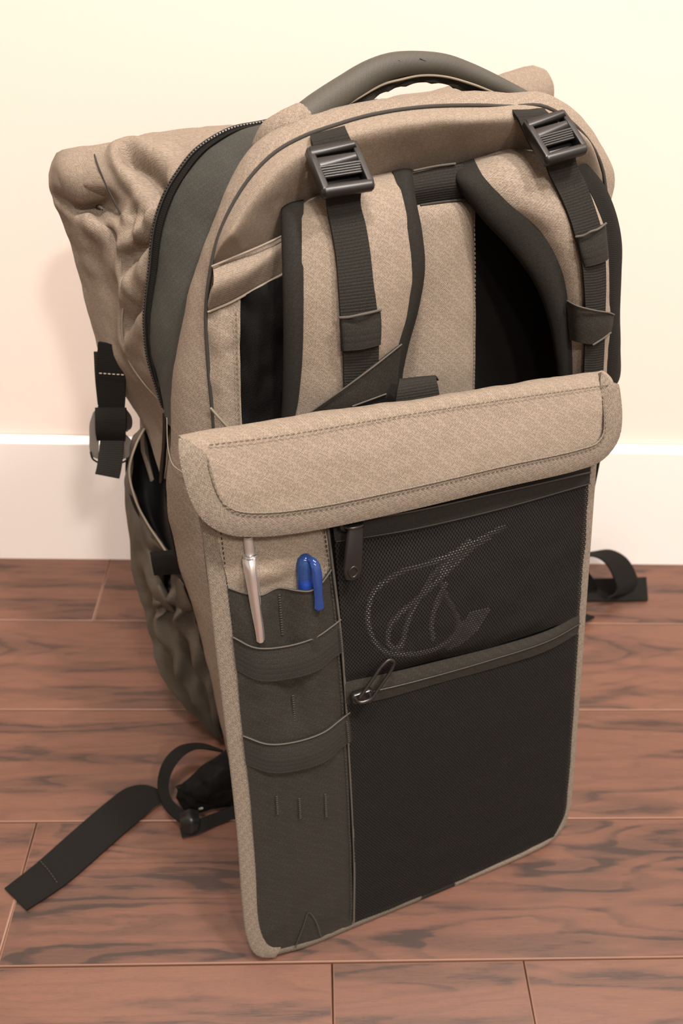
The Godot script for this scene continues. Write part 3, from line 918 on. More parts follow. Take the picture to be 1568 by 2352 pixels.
	part("pocket_hem", tube(c([-13.01, 31.25, -13.4,  -13.91, 30.64, -12.2,  -14.72, 28.87, -11.8,  -14.68, 26.68, -11.2,  -14.24, 25.17, -10.2,  -13.63, 24.12, -8.4,  -13.23, 23.46, -7]), 60, 0.09, 6), "tan_piping", bag)
	part("pocket_gusset", sheet([c([-13.03, 24.35, -5.6,  -12.67, 24.98, -4.6]), c([-12.81, 22.14, -5.6,  -12.28, 22.97, -4.4]), c([-12.44, 19.39, -5.6,  -11.83, 20.34, -4.4]), c([-12.02, 15.59, -5.6,  -11.47, 16.56, -4.4]), c([-11.72, 12.22, -5.8,  -11.29, 13.3, -4.6]), c([-11.52, 8.51, -6.2,  -11.22, 9.48, -5])], 40, 8, 0.15, Vector3(-0.6, 0, 1), func(_u, _w, p): return 0.3 * n3.call(p, wr2)), "black_mesh", bag)
	part("pull_loop", sheet([c([-14.59, 23.93, -8.2,  -12.93, 24.8, -6.4]), c([-14.65, 24.11, -7.5,  -12.96, 24.8, -5.8]), c([-14.68, 23.3, -7.3,  -12.95, 23.82, -5.7]), c([-14.63, 22.31, -7.5,  -12.92, 23.01, -5.9])], 16, 10, 0.2, Vector3(-0.3, 0, 1)), "black_webbing", bag)
	part("pocket_pleat", sheet([c([-14.87, 21.04, -8.6,  -14.44, 21.56, -8.4,  -14.26, 21.75, -8.2]), c([-14.94, 20.39, -8.4,  -14.38, 20.94, -7.8,  -13.96, 20.69, -8]), c([-14.69, 19.34, -8.4,  -14.13, 19.87, -7.5,  -13.61, 19.27, -7.9]), c([-14.01, 18.3, -8.4,  -13.62, 18.51, -7.7,  -13.34, 18.28, -7.9])], 20, 14, 0.1, Vector3(-0.3, 0, 1)), "tan_nylon", bag)
	part("pocket_pleat", sheet([c([-13.25, 22.5, -6.6,  -13.04, 22.31, -6.2,  -12.9, 21.97, -5.9]), c([-13.34, 20.97, -7,  -13.08, 21.23, -6.1,  -12.72, 21.01, -5.8]), c([-13.47, 19.49, -7.3,  -13.03, 20.03, -6.1,  -12.52, 20, -5.8]), c([-13.49, 18.47, -7.7,  -12.98, 19.25, -6.5,  -12.47, 19.52, -6])], 20, 14, 0.1, Vector3(-0.3, 0, 1)), "tan_nylon", bag)

	# ---- padded back panel
	var pad_top := c([-9.63, 45.68, 0,  -9.16, 47.01, 0,  -8.32, 48.44, 0,  -7.16, 49.81, 0,  -5.81, 50.84, 0,  -4.25, 51.49, 0,  -2.69, 51.87, 0,  -0.5, 52.28, -0,  2.51, 52.5, 0,  5.93, 52.41, 0,  9.83, 52.21, 0,  13, 50.49, 0,  14.79, 48.04, -0])
	var pad_low := c([-9.61, 45.57, -0,  -8.33, 45.92, 0,  -6.74, 46.24, -0.4,  -5.36, 46.57, -0.8,  -3.46, 47.16, -1.1,  -1.33, 47.94, -1.2,  0.79, 48.61, -1.2,  2.53, 49.12, -1.2,  5.14, 49.36, -1.2,  7.71, 49.32, -1.2,  10.58, 48.96, -1,  13.38, 47.85, -0.4,  15.27, 46.5, 0])
	part("upper_pad", sheet([pad_top, pad_low], 40, 90, 0.3, Vector3(0, 0, 1), func(u, w, p): return (1.25 * pow(sin(PI * pow(w, 0.31)), 0.9) + 0.12 * n3.call(p, wr)) * clampf(minf(u, 1 - u) * 9, 0, 1)), "tan_ribbed", bag)
	var yoke_low := c([-10.11, 43.2, 0.1,  -8.87, 43.63, 0.3,  -7.36, 44.22, 0.3,  -5.83, 44.79, 0.3,  -4.04, 45.52, 0.3,  -1.97, 46.34, 0.3,  0.12, 47.11, 0.3,  2.39, 47.71, 0.3,  5.81, 47.79, 0.3,  8.39, 47.74, 0.3,  10.81, 47.3, 0.3,  13.44, 46.2, 0.3,  15.6, 44.94, 0.1])
	part("lower_yoke", sheet([shift(pad_low, Vector3(0, 0, -0.1)), yoke_low], 24, 70, 0.2, Vector3(0, 0, 1), func(u, w, _p): return (1.1 * sin(PI * pow(w, 0.7)) if u < 0.42 else 0.35 * sin(PI * w))), "tan_ribbed", bag)
	part("yoke_webbing", sheet([c([1.31, 49.3, 0.5,  3.14, 49.52, 0.5,  4.8, 49.62, 0.5]), c([1.52, 48.58, 0.9,  3.5, 48.69, 0.9,  5.26, 48.74, 0.9]), c([1.95, 47.74, 0.6,  3.97, 47.84, 0.6,  6.19, 47.84, 0.6])], 14, 20, 0.15), "dark_webbing", bag, "", "dark webbing across the middle of the back")
	part("yoke_edge", tube(c([-9.69, 45.65, 0.35,  -8.45, 46.04, 0.5,  -7, 46.44, 0.5,  -5.64, 46.88, 0.5]), 30, 0.065, 6), "tan_piping", bag)
	part("yoke_edge", tube(c([-10.15, 43.28, 0.3,  -8.93, 43.7, 0.55,  -7.42, 44.29, 0.55,  -5.78, 44.91, 0.55]), 30, 0.075, 6), "tan_piping", bag)
	part("yoke_edge", tube(c([1.78, 49.49, 0.6,  3.09, 49.62, 0.6,  4.29, 49.67, 0.6]), 12, 0.06, 6), "cord_edge", bag)
	part("yoke_edge", tube(c([2.2, 47.71, 0.7,  3.11, 47.75, 0.7,  4.19, 47.77, 0.7,  5.44, 47.78, 0.7]), 12, 0.07, 6), "dark_piping", bag)
	part("side_strip", sheet([c([-10.17, 43.16, 0.1,  -9.41, 43.52, 0.5,  -8.37, 43.88, 0.5]), c([-10.38, 41.24, 0.1,  -9.66, 41.41, 0.6,  -8.65, 41.38, 0.6]), c([-10.51, 38.71, 0.1,  -9.79, 38.9, 0.6,  -8.83, 38.86, 0.6]), c([-10.6, 36.57, 0.1,  -9.89, 36.64, 0.6,  -8.98, 36.33, 0.6]), c([-10.9, 28, 0.1, -9.9, 28, 0.6, -8.9, 28, 0.6]), c([-10.9, 4, 0.1, -9.9, 4, 0.6, -8.9, 4, 0.6])], 60, 16, 0.15, Vector3(0, 0, 1), func(_u, _w, p): return 0.12 * n3.call(p, wr2, 1.0, 0.8)), "tan_canvas", bag)
	part("strip_stitching", stitches(c([-8.78, 43.29, 0.85,  -8.93, 41.26, 0.85,  -9.09, 38.74, 0.85,  -9.23, 36.34, 0.85]), 0.30, 0.035), "thread", bag, "stuff")
	part("strip_fold", tube(c([-10.7, 37.98, 0.75,  -10.27, 37.3, 0.85,  -9.72, 36.44, 0.85,  -9.38, 35.79, 0.8]), 20, 0.08, 6), "tan_piping", bag)
	part("mesh_panel", sheet([c([-8.34, 43.85, 0.4,  -7.15, 44.5, 0.9,  -5.74, 44.93, 0.8,  -2.02, 46.13, 0.4,  1.58, 47.04, 0.3]), c([-8.53, 42.05, 0.4,  -7.34, 42.42, 1,  -5.8, 42.54, 0.9,  -2.09, 42.65, 0.4,  1.97, 43.6, 0.2]), c([-8.73, 39, 0.3,  -7.37, 39.18, 0.7,  -5.77, 39.14, 0.6,  -2.14, 38.71, 0.3,  2.08, 38.28, 0.2]), c([-8.91, 36.19, 0.3,  -7.3, 36.14, 0.6,  -5.66, 35.93, 0.5,  -2.22, 35.34, 0.3,  2.16, 34.77, 0.2]), c([-8.9, 4, 0.3, -7.5, 4, 0.5, -6, 4, 0.4, -3, 4, 0.3, 0, 4, 0.2])], 50, 40, 0.15, Vector3(0, 0, 1), func(_u, _w, p): return 0.3 * n3.call(p, wr2, 0.9, 0.5)), "black_mesh", bag, "", "black spacer mesh with a sheen beside the strap")
	part("spine_panel", sheet([c([1.3, 47.75, 0.3,  2.45, 47.81, 0.4,  4.36, 47.74, 0.4,  5.53, 47.67, 0.3,  5.93, 47.61, 0.1]), c([1.11, 47.47, 0.7,  2.16, 47.51, 1,  4, 47.41, 1.1,  5.33, 47.23, 0.7,  5.79, 47.14, 0.4]), c([1.23, 45.76, 0.8,  2.06, 45.77, 1.3,  3.92, 45.64, 1.4,  5.45, 45.39, 0.9,  6.42, 45.05, -0.4]), c([1.28, 42.32, 0.8,  2.16, 42.33, 1.3,  4.1, 42.11, 1.4,  5.69, 41.77, 0.9,  6.67, 41.3, -0.4]), c([1.2, 38.34, 0.8,  2.27, 38.34, 1.3,  4.31, 38.04, 1.4,  5.96, 37.6, 0.9,  6.93, 37, -0.4]), c([1.1, 35.21, 0.8,  2.42, 35.12, 1.2,  4.59, 34.72, 1.2,  6.18, 34.3, 0.9,  6.68, 34, 0.4]), c([0.3, 4, 0.6, 1.4, 4, 1.0, 3.2, 4, 1.0, 4.6, 4, 0.6, 4.8, 4, 0.3])], 50, 24, 0.2, Vector3(0, 0, 1), func(_u, _w, p): return 0.12 * n3.call(p, wr)), "tan_canvas", bag)
	part("spine_stitching", stitches(c([5.49, 47.01, 0.85,  5.67, 44.35, 0.95,  5.87, 41.23, 0.95,  6.12, 37.58, 0.9,  6.21, 35.2, 0.9]), 0.26, 0.035), "thread", bag, "stuff")
	part("mesh_panel", sheet([c([5.83, 47.37, -0.3,  8.1, 47.32, -0.6,  11.13, 47.22, -0.6,  13.53, 46.35, -0.3,  15.68, 44.91, -0]), c([6.28, 43.95, -0.6,  9.18, 43.48, -1.3,  12.02, 43.19, -1.2,  14.16, 43.1, -0.5,  16.18, 42.43, 0]), c([6.56, 39.6, -0.6,  9.58, 38.97, -1.3,  12.57, 38.57, -1.2,  14.86, 38.45, -0.5,  17.02, 37.98, 0]), c([6.82, 34.52, -0.6,  10.06, 33.66, -1.3,  13.23, 33.13, -1.2,  15.68, 32.96, -0.5,  17.93, 32.74, 0]), c([4.8, 4, -0.6, 7, 4, -1.2, 10, 4, -1, 13, 4, -0.5, 15.8, 4, 0])], 40, 30, 0.15), "black_mesh", bag)

	# ---- grab handle
	var grip := c([-3.83, 51.84, -1.9,  -3.29, 52.17, -2,  -2.11, 52.72, -2.4,  -0.51, 53.39, -2.9,  0.86, 53.98, -3.1,  2.2, 54.33, -3.2,  3.79, 54.4, -3.2,  5.43, 54.24, -3.2,  7.07, 53.77, -3.1,  8.64, 53.17, -2.8,  10.12, 52.54, -2.5,  11.06, 52.04, -2])
	part("grab_handle", tube(grip, 90, [0.80, 0.82, 0.80, 0.78, 0.72, 0.66, 0.62, 0.60, 0.56, 0.50, 0.44, 0.40], 18), "handle_skin", bag, "", "scuffed grey padded carry handle")
	part("handle_flange", sheet([c([-3.44, 51.76, -1.5,  -1.83, 52.25, -2.2,  -0.1, 52.9, -2.7,  1.59, 53.53, -3,  2.69, 53.72, -3.1,  3.89, 53.87, -3.1,  5.39, 53.77, -3.1,  7.03, 53.36, -3,  8.68, 52.79, -2.8,  10.09, 52.23, -2.4,  10.9, 51.98, -2.1]), c([-3.34, 51.6, -1.4,  -1.54, 51.91, -2,  0.24, 52.51, -2.6,  1.59, 53.07, -3,  2.56, 53.3, -3.1,  3.9, 53.48, -3.1,  5.41, 53.36, -3.1,  6.61, 52.93, -3.1,  7.9, 52.33, -2.9,  9.73, 52.01, -2.5,  10.92, 51.88, -2.2])], 8, 70, 0.25, Vector3(0, 0, 1), func(u, w, _p): return 0.12 * sin(u * 60.0) * w), "dark_canvas", bag)
	part("handle_welt", tube(c([-3.55, 51.79, -1.2,  -1.95, 52.26, -1.9,  -0.22, 52.9, -2.4,  1.46, 53.51, -2.7,  2.55, 53.69, -2.8,  3.74, 53.84, -2.8,  5.24, 53.74, -2.8,  6.87, 53.33, -2.7,  8.5, 52.77, -2.5,  9.9, 52.2, -2.1]), 60, 0.07, 6), "tan_piping", bag)
	part("handle_patch", tube(c([-5.72, 50.75, -2.6,  -5.09, 51.38, -2.3,  -4.39, 51.69, -2,  -3.49, 52.06, -1.95]), 24, [0.6, 0.85, 0.95, 0.90], 18, 1.0), "tan_canvas", bag, "", "tan canvas patch over the end of the handle")
	for sc in [c([-0.92, 53.44, -2.2,  -0.5, 53.48, -2.2]), c([0.22, 53.94, -2.5,  0.6, 54.04, -2.5,  0.8, 53.87, -2.5]), c([1.1, 54.39, -2.6,  1.51, 54.22, -2.6]), c([2.31, 54.64, -2.6,  2.71, 54.46, -2.6]), c([3.62, 54.68, -2.6,  3.97, 54.55, -2.6])]:
		part("scuff", tube(sc, 6, 0.03, 5), "cord_edge", bag)

	# ---- shoulder straps
	var bow := func(h: float): return func(u, _w, p): return h * (1.0 - pow(absf(2.0 * u - 1.0), 2.4)) + 0.10 * n3.call(p, wr)
	var s1 := joint("shoulder_strap", bag)
	part("strap_face", sheet([c([-4.32, 48.3, -0.5,  -2.61, 48.53, -0.5,  -0.57, 48.85, -0.5,  1.15, 49.35, -0.5]), c([-4.78, 48.18, 0.8,  -3.17, 48.46, 1,  -1.16, 48.79, 1,  0.68, 49.25, 0.8]), c([-5.21, 47.52, 2,  -3.6, 47.74, 2.3,  -1.53, 47.98, 2.3,  0.48, 48.41, 2]), c([-5.56, 46.19, 2.8,  -3.71, 46.27, 3.1,  -1.51, 46.48, 3.1,  0.51, 46.78, 2.8]), c([-5.78, 44.54, 3.2,  -3.8, 44.48, 3.5,  -1.57, 44.67, 3.5,  0.53, 45.04, 3.2]), c([-5.94, 42.76, 3.3,  -3.89, 42.67, 3.6,  -1.75, 42.73, 3.6,  0.34, 43.09, 3.3]), c([-6.08, 40.83, 3.2,  -4.16, 40.75, 3.5,  -2.23, 40.7, 3.5,  -0.25, 40.93, 3.2]), c([-6.31, 38.49, 2.9,  -4.64, 38.31, 3.2,  -2.8, 38.25, 3.2,  -0.77, 38.45, 2.9]), c([-6.6, 36.57, 2.6,  -4.83, 36.31, 2.8,  -2.94, 36.08, 2.8,  -0.9, 36.31, 2.6]), c([-5.2, 30, 2.2, -4, 30, 2.4, -2.8, 30, 2.4, -1.6, 30, 2.2])], 90, 30, 0.8, Vector3(0, 0, 1), bow.call(0.35)), "tan_canvas", s1)
	part("strap_binding", sheet([c([-5.28, 48.1, -1.2,  -5.35, 48.25, -0.8,  -4.9, 48.39, -0.5,  -4.22, 48.43, -0.4]), c([-5.65, 47.92, 0,  -5.76, 48.07, 0.5,  -5.38, 48.29, 0.9,  -4.68, 48.32, 0.9]), c([-5.98, 46.96, 0.9,  -6.15, 47.15, 1.6,  -5.8, 47.25, 2.1,  -5.16, 47.25, 2.1]), c([-6.36, 45.43, 1.9,  -6.5, 45.58, 2.5,  -6.16, 45.67, 2.9,  -5.56, 45.67, 3]), c([-6.59, 43.27, 2.3,  -6.72, 43.45, 2.9,  -6.37, 43.56, 3.3,  -5.81, 43.55, 3.4]), c([-6.73, 40.6, 2.2,  -6.84, 40.82, 2.8,  -6.49, 40.95, 3.2,  -5.98, 40.95, 3.3]), c([-6.84, 38.21, 1.9,  -6.94, 38.45, 2.5,  -6.63, 38.58, 2.9,  -6.23, 38.57, 3]), c([-6.99, 35.95, 1.6,  -7.07, 36.22, 2.2,  -6.82, 36.39, 2.6,  -6.54, 36.44, 2.7]), c([-6.4, 30, 1.2, -6.3, 30, 1.8, -5.8, 30, 2.2, -5.2, 30, 2.3])], 80, 12, 0.25, Vector3(-0.5, 0, 1)), "dark_binding", s1)
	part("strap_binding", sheet([c([0.95, 49.42, -0.4,  1.53, 49.49, -0.4,  2.26, 49.4, -0.7,  2.56, 49.18, -1.2]), c([0.53, 49.27, 0.9,  0.97, 49.38, 1,  1.73, 49.27, 0.5,  2.13, 49.02, -0.2]), c([0.38, 48.26, 2,  0.76, 48.33, 2.1,  1.39, 48.27, 1.6,  1.8, 48.07, 0.9]), c([0.41, 46.69, 2.9,  0.71, 46.73, 2.9,  1.43, 46.61, 2.4,  1.84, 46.4, 1.7]), c([0.48, 45.12, 3.2,  0.87, 45.07, 3.2,  1.49, 44.83, 2.7,  1.9, 44.58, 2]), c([0.28, 43.1, 3.3,  0.6, 43.01, 3.3,  1.12, 42.71, 2.8,  1.53, 42.42, 2.1]), c([-0.33, 40.94, 3.2,  0.03, 40.81, 3.2,  0.57, 40.48, 2.7,  0.94, 40.12, 2]), c([-0.82, 38.46, 2.9,  -0.41, 38.31, 2.9,  0.22, 37.91, 2.4,  0.59, 37.51, 1.7]), c([-1.02, 36.19, 2.6,  -0.62, 36.03, 2.6,  0.04, 35.64, 2.1,  0.4, 35.23, 1.4]), c([-1.7, 30, 2.3, -1.3, 30, 2.2, -0.8, 30, 1.8, -0.7, 30, 1.2])], 80, 12, 0.25, Vector3(0.5, 0, 1)), "dark_binding", s1)
	part("lifter_webbing", sheet([c([-4.01, 51.57, 0.4,  -3.06, 51.74, 0.4,  -2.1, 51.9, 0.4]), c([-4.27, 51.46, 1.3,  -3.32, 51.6, 1.3,  -2.35, 51.74, 1.3]), c([-4.24, 51.05, 1.6,  -3.24, 51.17, 1.6,  -2.22, 51.28, 1.6]), c([-4.24, 50.57, 2,  -3.2, 50.7, 2,  -2.14, 50.83, 2]), c([-4.27, 49.89, 2.5,  -3.2, 49.99, 2.5,  -2.12, 50.12, 2.5]), c([-4.26, 49.15, 3,  -3.28, 49.21, 3,  -2.25, 49.33, 3])], 20, 10, 0.14), "dark_webbing", s1)
	part("lifter_webbing", sheet([c([-4.21, 49.25, 3,  -3.24, 49.29, 3,  -2.25, 49.37, 3]), c([-4.15, 48.42, 3,  -3.26, 48.47, 3,  -2.35, 48.56, 3]), c([-4.08, 47.43, 3.35,  -3.19, 47.47, 3.35,  -2.23, 47.55, 3.35]), c([-4.06, 46.24, 3.8,  -3.16, 46.27, 3.8,  -2.19, 46.34, 3.8]), c([-4.12, 44.8, 4.2,  -3.15, 44.8, 4.2,  -2.18, 44.79, 4.2]), c([-4.12, 43.45, 4.35,  -3.09, 43.4, 4.35,  -2.05, 43.4, 4.35]), c([-4, 41.59, 4.3,  -2.95, 41.5, 4.3,  -1.93, 41.45, 4.3]), c([-3.92, 39.54, 4.1,  -2.89, 39.42, 4.1,  -1.9, 39.33, 4.1]), c([-3.81, 37.34, 3.8,  -2.8, 37.2, 3.8,  -1.83, 37.1, 3.8])], 70, 10, 0.14), "dark_webbing", s1)
	var bk := frame3(c([-4.3, 50.88, 1.8])[0], c([-2.19, 51.02, 1.8])[0], c([-4.46, 49.08, 3.4])[0])
	var b1 := part("ladder_buckle", buckle_mesh(2.55, 2.75), "black_plastic", s1, "", "black plastic ladder buckle")
	b1.transform = bk
	part("webbing_keeper", sheet([c([-4.18, 43.23, 4.3,  -4.15, 43.4, 4.6,  -3.21, 43.43, 4.75,  -2.16, 43.46, 4.6,  -1.83, 43.36, 4.3]), c([-4.15, 42.44, 4.3,  -4.14, 42.59, 4.65,  -3.22, 42.61, 4.85,  -2.09, 42.55, 4.65,  -1.78, 42.46, 4.3]), c([-4.11, 41.43, 4.2,  -4.07, 41.55, 4.6,  -3.14, 41.53, 4.75,  -2.12, 41.54, 4.6,  -1.78, 41.42, 4.2])], 18, 24, 0.2), "elastic", s1)
	part("keeper_edge", tube(c([-4.27, 43.34, 4.55,  -3.87, 43.38, 4.8,  -3.27, 43.49, 5,  -2.69, 43.49, 4.9,  -1.94, 43.44, 4.55]), 24, 0.075, 6), "cord_edge", s1)
	part("strap_band", sheet([c([-6.34, 37.41, 3.2,  -5.11, 38.5, 3.9,  -3.79, 39.5, 4.4,  -2.24, 40.37, 4.4,  -0.1, 40.89, 3.3]), c([-6.26, 37.02, 3.2,  -5.05, 37.87, 3.9,  -3.75, 38.74, 4.4,  -2.2, 39.32, 4.3,  -0.2, 39.52, 3.2]), c([-6.15, 36.42, 3.1,  -4.89, 36.7, 3.7,  -3.59, 37.15, 4.1,  -2.08, 37.36, 4,  -0.3, 37.33, 3]), c([-4.6, 33, 2.6, -3.6, 33, 3, -2.6, 33, 3, -1.8, 33, 3, -0.9, 33.4, 2.6])], 30, 40, 0.15), "dark_canvas", s1, "", "dark stretch band slanting across the strap")
	part("band_edge", tube(c([-6.44, 37.46, 3.35,  -5.16, 38.57, 4.05,  -3.85, 39.57, 4.55,  -2.3, 40.43, 4.55,  -0.18, 40.97, 3.45]), 40, 0.05, 6), "cord_edge", s1)
	part("band_slot", sheet([c([-3.6, 38.26, 4.5,  -2.61, 38.44, 4.5,  -1.53, 38.56, 4.35]), c([-3.5, 37.37, 4.35,  -2.47, 37.42, 4.3,  -1.39, 37.43, 4.15])], 10, 12, 0.12), "black_webbing", s1)
	part("band_slot_edge", tube(c([-3.64, 38.33, 4.6,  -2.65, 38.51, 4.6,  -1.58, 38.63, 4.45]), 12, 0.05, 6), "cord_edge", s1)

	var s2 := joint("shoulder_strap", bag)
	part("strap_face", sheet([c([5.94, 49.64, -0.5,  8.06, 49.73, -0.4,  10.4, 49.64, -0.4,  12.98, 48.78, -0.2]), c([5.46, 49.45, 0.8,  7.44, 49.53, 1,  9.73, 49.42, 1,  12.49, 48.6, 0.8]), c([5.42, 48.91, 1.7,  7.43, 48.86, 2.1,  9.71, 48.64, 2.1,  12.44, 48, 1.7]), c([6.46, 47.68, 2.5,  8.1, 47.57, 3,  10.28, 47.27, 3,  12.85, 46.8, 2.5]), c([8.51, 46.03, 3,  9.76, 45.86, 3.4,  11.42, 45.57, 3.4,  13.32, 45.23, 3]), c([10.1, 43.71, 3.2,  10.98, 43.57, 3.6,  12.22, 43.37, 3.6,  13.68, 43.37, 3.2]), c([10.97, 41.15, 3.2,  11.65, 41.12, 3.6,  12.77, 40.96, 3.6,  14.09, 41, 3.2]), c([11.55, 38.86, 3.1,  12.3, 38.84, 3.4,  13.28, 38.75, 3.4,  14.4, 38.71, 3.1]), c([12.09, 36.26, 2.9,  12.77, 36.26, 3.2,  13.67, 36.25, 3.2,  14.79, 36.2, 2.9]), c([12.3, 34, 2.6, 13.2, 34, 2.8, 14.1, 34, 2.8, 15, 34, 2.6])], 90, 30, 0.8, Vector3(0, 0, 1), bow.call(0.3)), "tan_canvas", s2)
	part("strap_binding", sheet([c([4.98, 49.24, -1.2,  4.81, 49.41, -0.8,  5.25, 49.55, -0.5,  6.02, 49.71, -0.4]), c([4.62, 48.97, -0.2,  4.31, 49.21, 0.5,  4.68, 49.36, 0.9,  5.51, 49.5, 0.9]), c([4.54, 48.42, 0.5,  4.25, 48.67, 1.2,  4.61, 48.84, 1.7,  5.46, 49.01, 1.8]), c([5.66, 46.8, 1.4,  5.37, 47.1, 2.1,  5.79, 47.47, 2.5,  6.53, 47.78, 2.6]), c([7.36, 44.99, 2,  7.13, 45.28, 2.6,  7.69, 45.71, 3,  8.52, 46.11, 3.1]), c([9.04, 42.87, 2.3,  8.79, 43.17, 2.9,  9.25, 43.5, 3.3,  10.1, 43.8, 3.3]), c([10.16, 40.64, 2.4,  9.97, 40.94, 2.9,  10.31, 41.16, 3.3,  10.98, 41.23, 3.3]), c([10.95, 38.42, 2.3,  10.72, 38.73, 2.8,  10.96, 38.9, 3.2,  11.57, 38.92, 3.2]), c([11.57, 35.92, 2.1,  11.32, 36.2, 2.6,  11.52, 36.34, 3,  12.11, 36.33, 3]), c([11, 34, 1.8, 11.2, 34, 2.3, 11.7, 34, 2.7, 12.4, 34, 2.7])], 80, 12, 0.25, Vector3(-0.6, 0, 1)), "dark_binding", s2)
	part("strap_binding", sheet([c([12.18, 48.94, 0.7,  12.66, 49.08, 0.6,  13.4, 48.94, 0.2,  14.25, 48.5, -0.6]), c([12.27, 48.08, 1.8,  12.96, 48.15, 1.7,  13.93, 47.92, 1.2,  14.89, 47.46, 0.2]), c([12.68, 46.85, 2.6,  13.57, 46.81, 2.4,  14.57, 46.39, 1.8,  15.69, 45.92, 0.6]), c([13.15, 45.27, 3.1,  13.99, 45.13, 2.8,  15.06, 44.69, 2.1,  16.24, 44.21, 0.8]), c([13.5, 43.41, 3.3,  14.17, 43.27, 3,  15.31, 42.75, 2.2,  16.57, 42.23, 0.8]), c([13.91, 41.05, 3.3,  14.54, 40.84, 3,  15.63, 40.25, 2.2,  16.94, 39.64, 0.8]), c([14.22, 38.77, 3.2,  14.95, 38.57, 2.9,  16.03, 38.05, 2.2,  17.4, 37.35, 0.8]), c([14.6, 36.26, 3,  15.35, 36.03, 2.7,  16.41, 35.49, 2,  17.8, 34.63, 0.6]), c([15, 34, 2.7, 15.5, 34, 2.4, 15.9, 34, 1.8, 16, 34, 0.6])], 80, 12, 0.25, Vector3(0.6, 0, 1)), "black_webbing", s2)
	part("lifter_webbing", sheet([c([7.76, 52.18, 0.4,  8.79, 52.15, 0.4,  9.86, 52.12, 0.4]), c([7.43, 52.05, 1.2,  8.48, 52.02, 1.2,  9.5, 52.01, 1.2]), c([7.58, 51.7, 1.5,  8.62, 51.73, 1.5,  9.66, 51.8, 1.5]), c([7.7, 51.17, 1.9,  8.79, 51.28, 1.9,  9.88, 51.43, 1.9]), c([7.89, 50.5, 2.4,  9.03, 50.62, 2.4,  10.12, 50.81, 2.4]), c([8.41, 49.68, 3,  9.45, 49.83, 3,  10.37, 50.03, 3])], 20, 10, 0.14), "dark_webbing", s2)
	part("lifter_webbing", sheet([c([8.46, 49.72, 3,  9.44, 49.87, 3,  10.31, 50.03, 3]), c([8.89, 49.06, 2.9,  9.8, 49.17, 2.9,  10.66, 49.34, 2.9]), c([9.36, 48.1, 3.3,  10.19, 48.25, 3.3,  11.08, 48.46, 3.3]), c([9.9, 46.84, 3.75,  10.75, 46.95, 3.75,  11.6, 47.1, 3.75]), c([10.27, 45.73, 4.05,  11.17, 45.83, 4.05,  11.97, 45.99, 4.05]), c([10.7, 44.48, 4.25,  11.53, 44.46, 4.25,  12.3, 44.55, 4.25]), c([11.07, 42.97, 4.3,  11.87, 42.92, 4.3,  12.67, 42.95, 4.2]), c([11.49, 41.1, 4.25,  12.21, 41.06, 4.25,  12.98, 41.03, 4.15]), c([11.84, 39.13, 4.1,  12.59, 39.02, 4.1,  13.38, 38.98, 4]), c([12.28, 36.59, 3.9,  13.02, 36.47, 3.9,  13.83, 36.44, 3.8])], 70, 10, 0.14), "dark_webbing", s2)
	var b2 := part("ladder_buckle", buckle_mesh(2.45, 2.75), "black_plastic", s2, "", "black plastic ladder buckle")
	b2.transform = frame3(c([7.75, 51.37, 1.8])[0], c([10.08, 51.76, 1.8])[0], c([8.14, 49.7, 3.4])[0])
	part("webbing_keeper", sheet([c([10.27, 45.8, 4,  10.29, 45.88, 4.2,  10.96, 46.07, 4.35,  11.91, 46.35, 4.2,  12.21, 46.34, 4]), c([10.53, 44.95, 4.1,  10.51, 45.03, 4.35,  11.17, 45.16, 4.5,  12.09, 45.32, 4.35,  12.43, 45.33, 4.1]), c([10.92, 44.13, 4.1,  10.91, 44.16, 4.35,  11.5, 44.25, 4.5,  12.37, 44.37, 4.35,  12.68, 44.43, 4.1])], 18, 24, 0.2), "elastic", s2)
	part("keeper_edge", tube(c([10.08, 45.88, 4.25,  10.44, 45.96, 4.45,  10.77, 46.16, 4.6,  11.3, 46.21, 4.5,  12.01, 46.42, 4.25]), 24, 0.07, 6), "cord_edge", s2)
	part("strap_band", sheet([c([10.57, 42.02, 3.5,  10.75, 41.89, 4.3,  11.73, 41.6, 4.65,  12.94, 41.24, 4.4,  14.34, 40.62, 3.3]), c([10.79, 40.86, 3.5,  10.98, 40.74, 4.3,  11.92, 40.58, 4.65,  13.01, 40.46, 4.4,  14.36, 39.96, 3.3]), c([11.1, 39.6, 3.5,  11.28, 39.6, 4.2,  12.15, 39.48, 4.5,  13.02, 39.76, 4.3,  14.33, 39.57, 3.3])], 24, 24, 0.14), "dark_canvas", s2)
	part("band_edge", tube(c([10.46, 42.1, 3.65,  10.63, 41.97, 4.45,  11.6, 41.68, 4.8,  12.81, 41.32, 4.55,  14.17, 40.72, 3.5]), 24, 0.05, 6), "cord_edge", s2)
	part("band_edge", tube(c([11.97, 39.5, 4.65,  12.74, 39.72, 4.5,  13.94, 39.69, 3.7]), 12, 0.06, 6), "cord_edge", s2)

	# ---- hip belt ends and webbing on the floor
	part("waist_webbing", strap(c([-29.95, 0.83, -2.69,  -27.63, 1.02, -3.79,  -24.43, 1.43, -5.52,  -21.59, 1.92, -6.85,  -19.85, 2.39, -7.24,  -18.45, 2.7, -6.7,  -17.47, 2.38, -6,  -17.04, 1.74, -5.29]), c([-28.57, 0.44, -0.48,  -25.63, 0.61, -1.44,  -22.51, 0.89, -3.02,  -20.16, 1.2, -4.19,  -18.92, 1.34, -4.74,  -18.12, 1.42, -5.17,  -17.5, 1.45, -5.36,  -17, 1.45, -5.34]), 60, 0.18, Vector3(0, 1, 0)), "black_webbing", bag, "", "long black webbing end lying across the planks")
	part("webbing_stitching", stitches(c([-27.19, 1.27, -3.75,  -26.65, 1.09, -2.72,  -26.15, 0.88, -1.54]), 0.25, 0.04, Vector3(0, 1, 0)), "dark_thread", bag, "stuff")
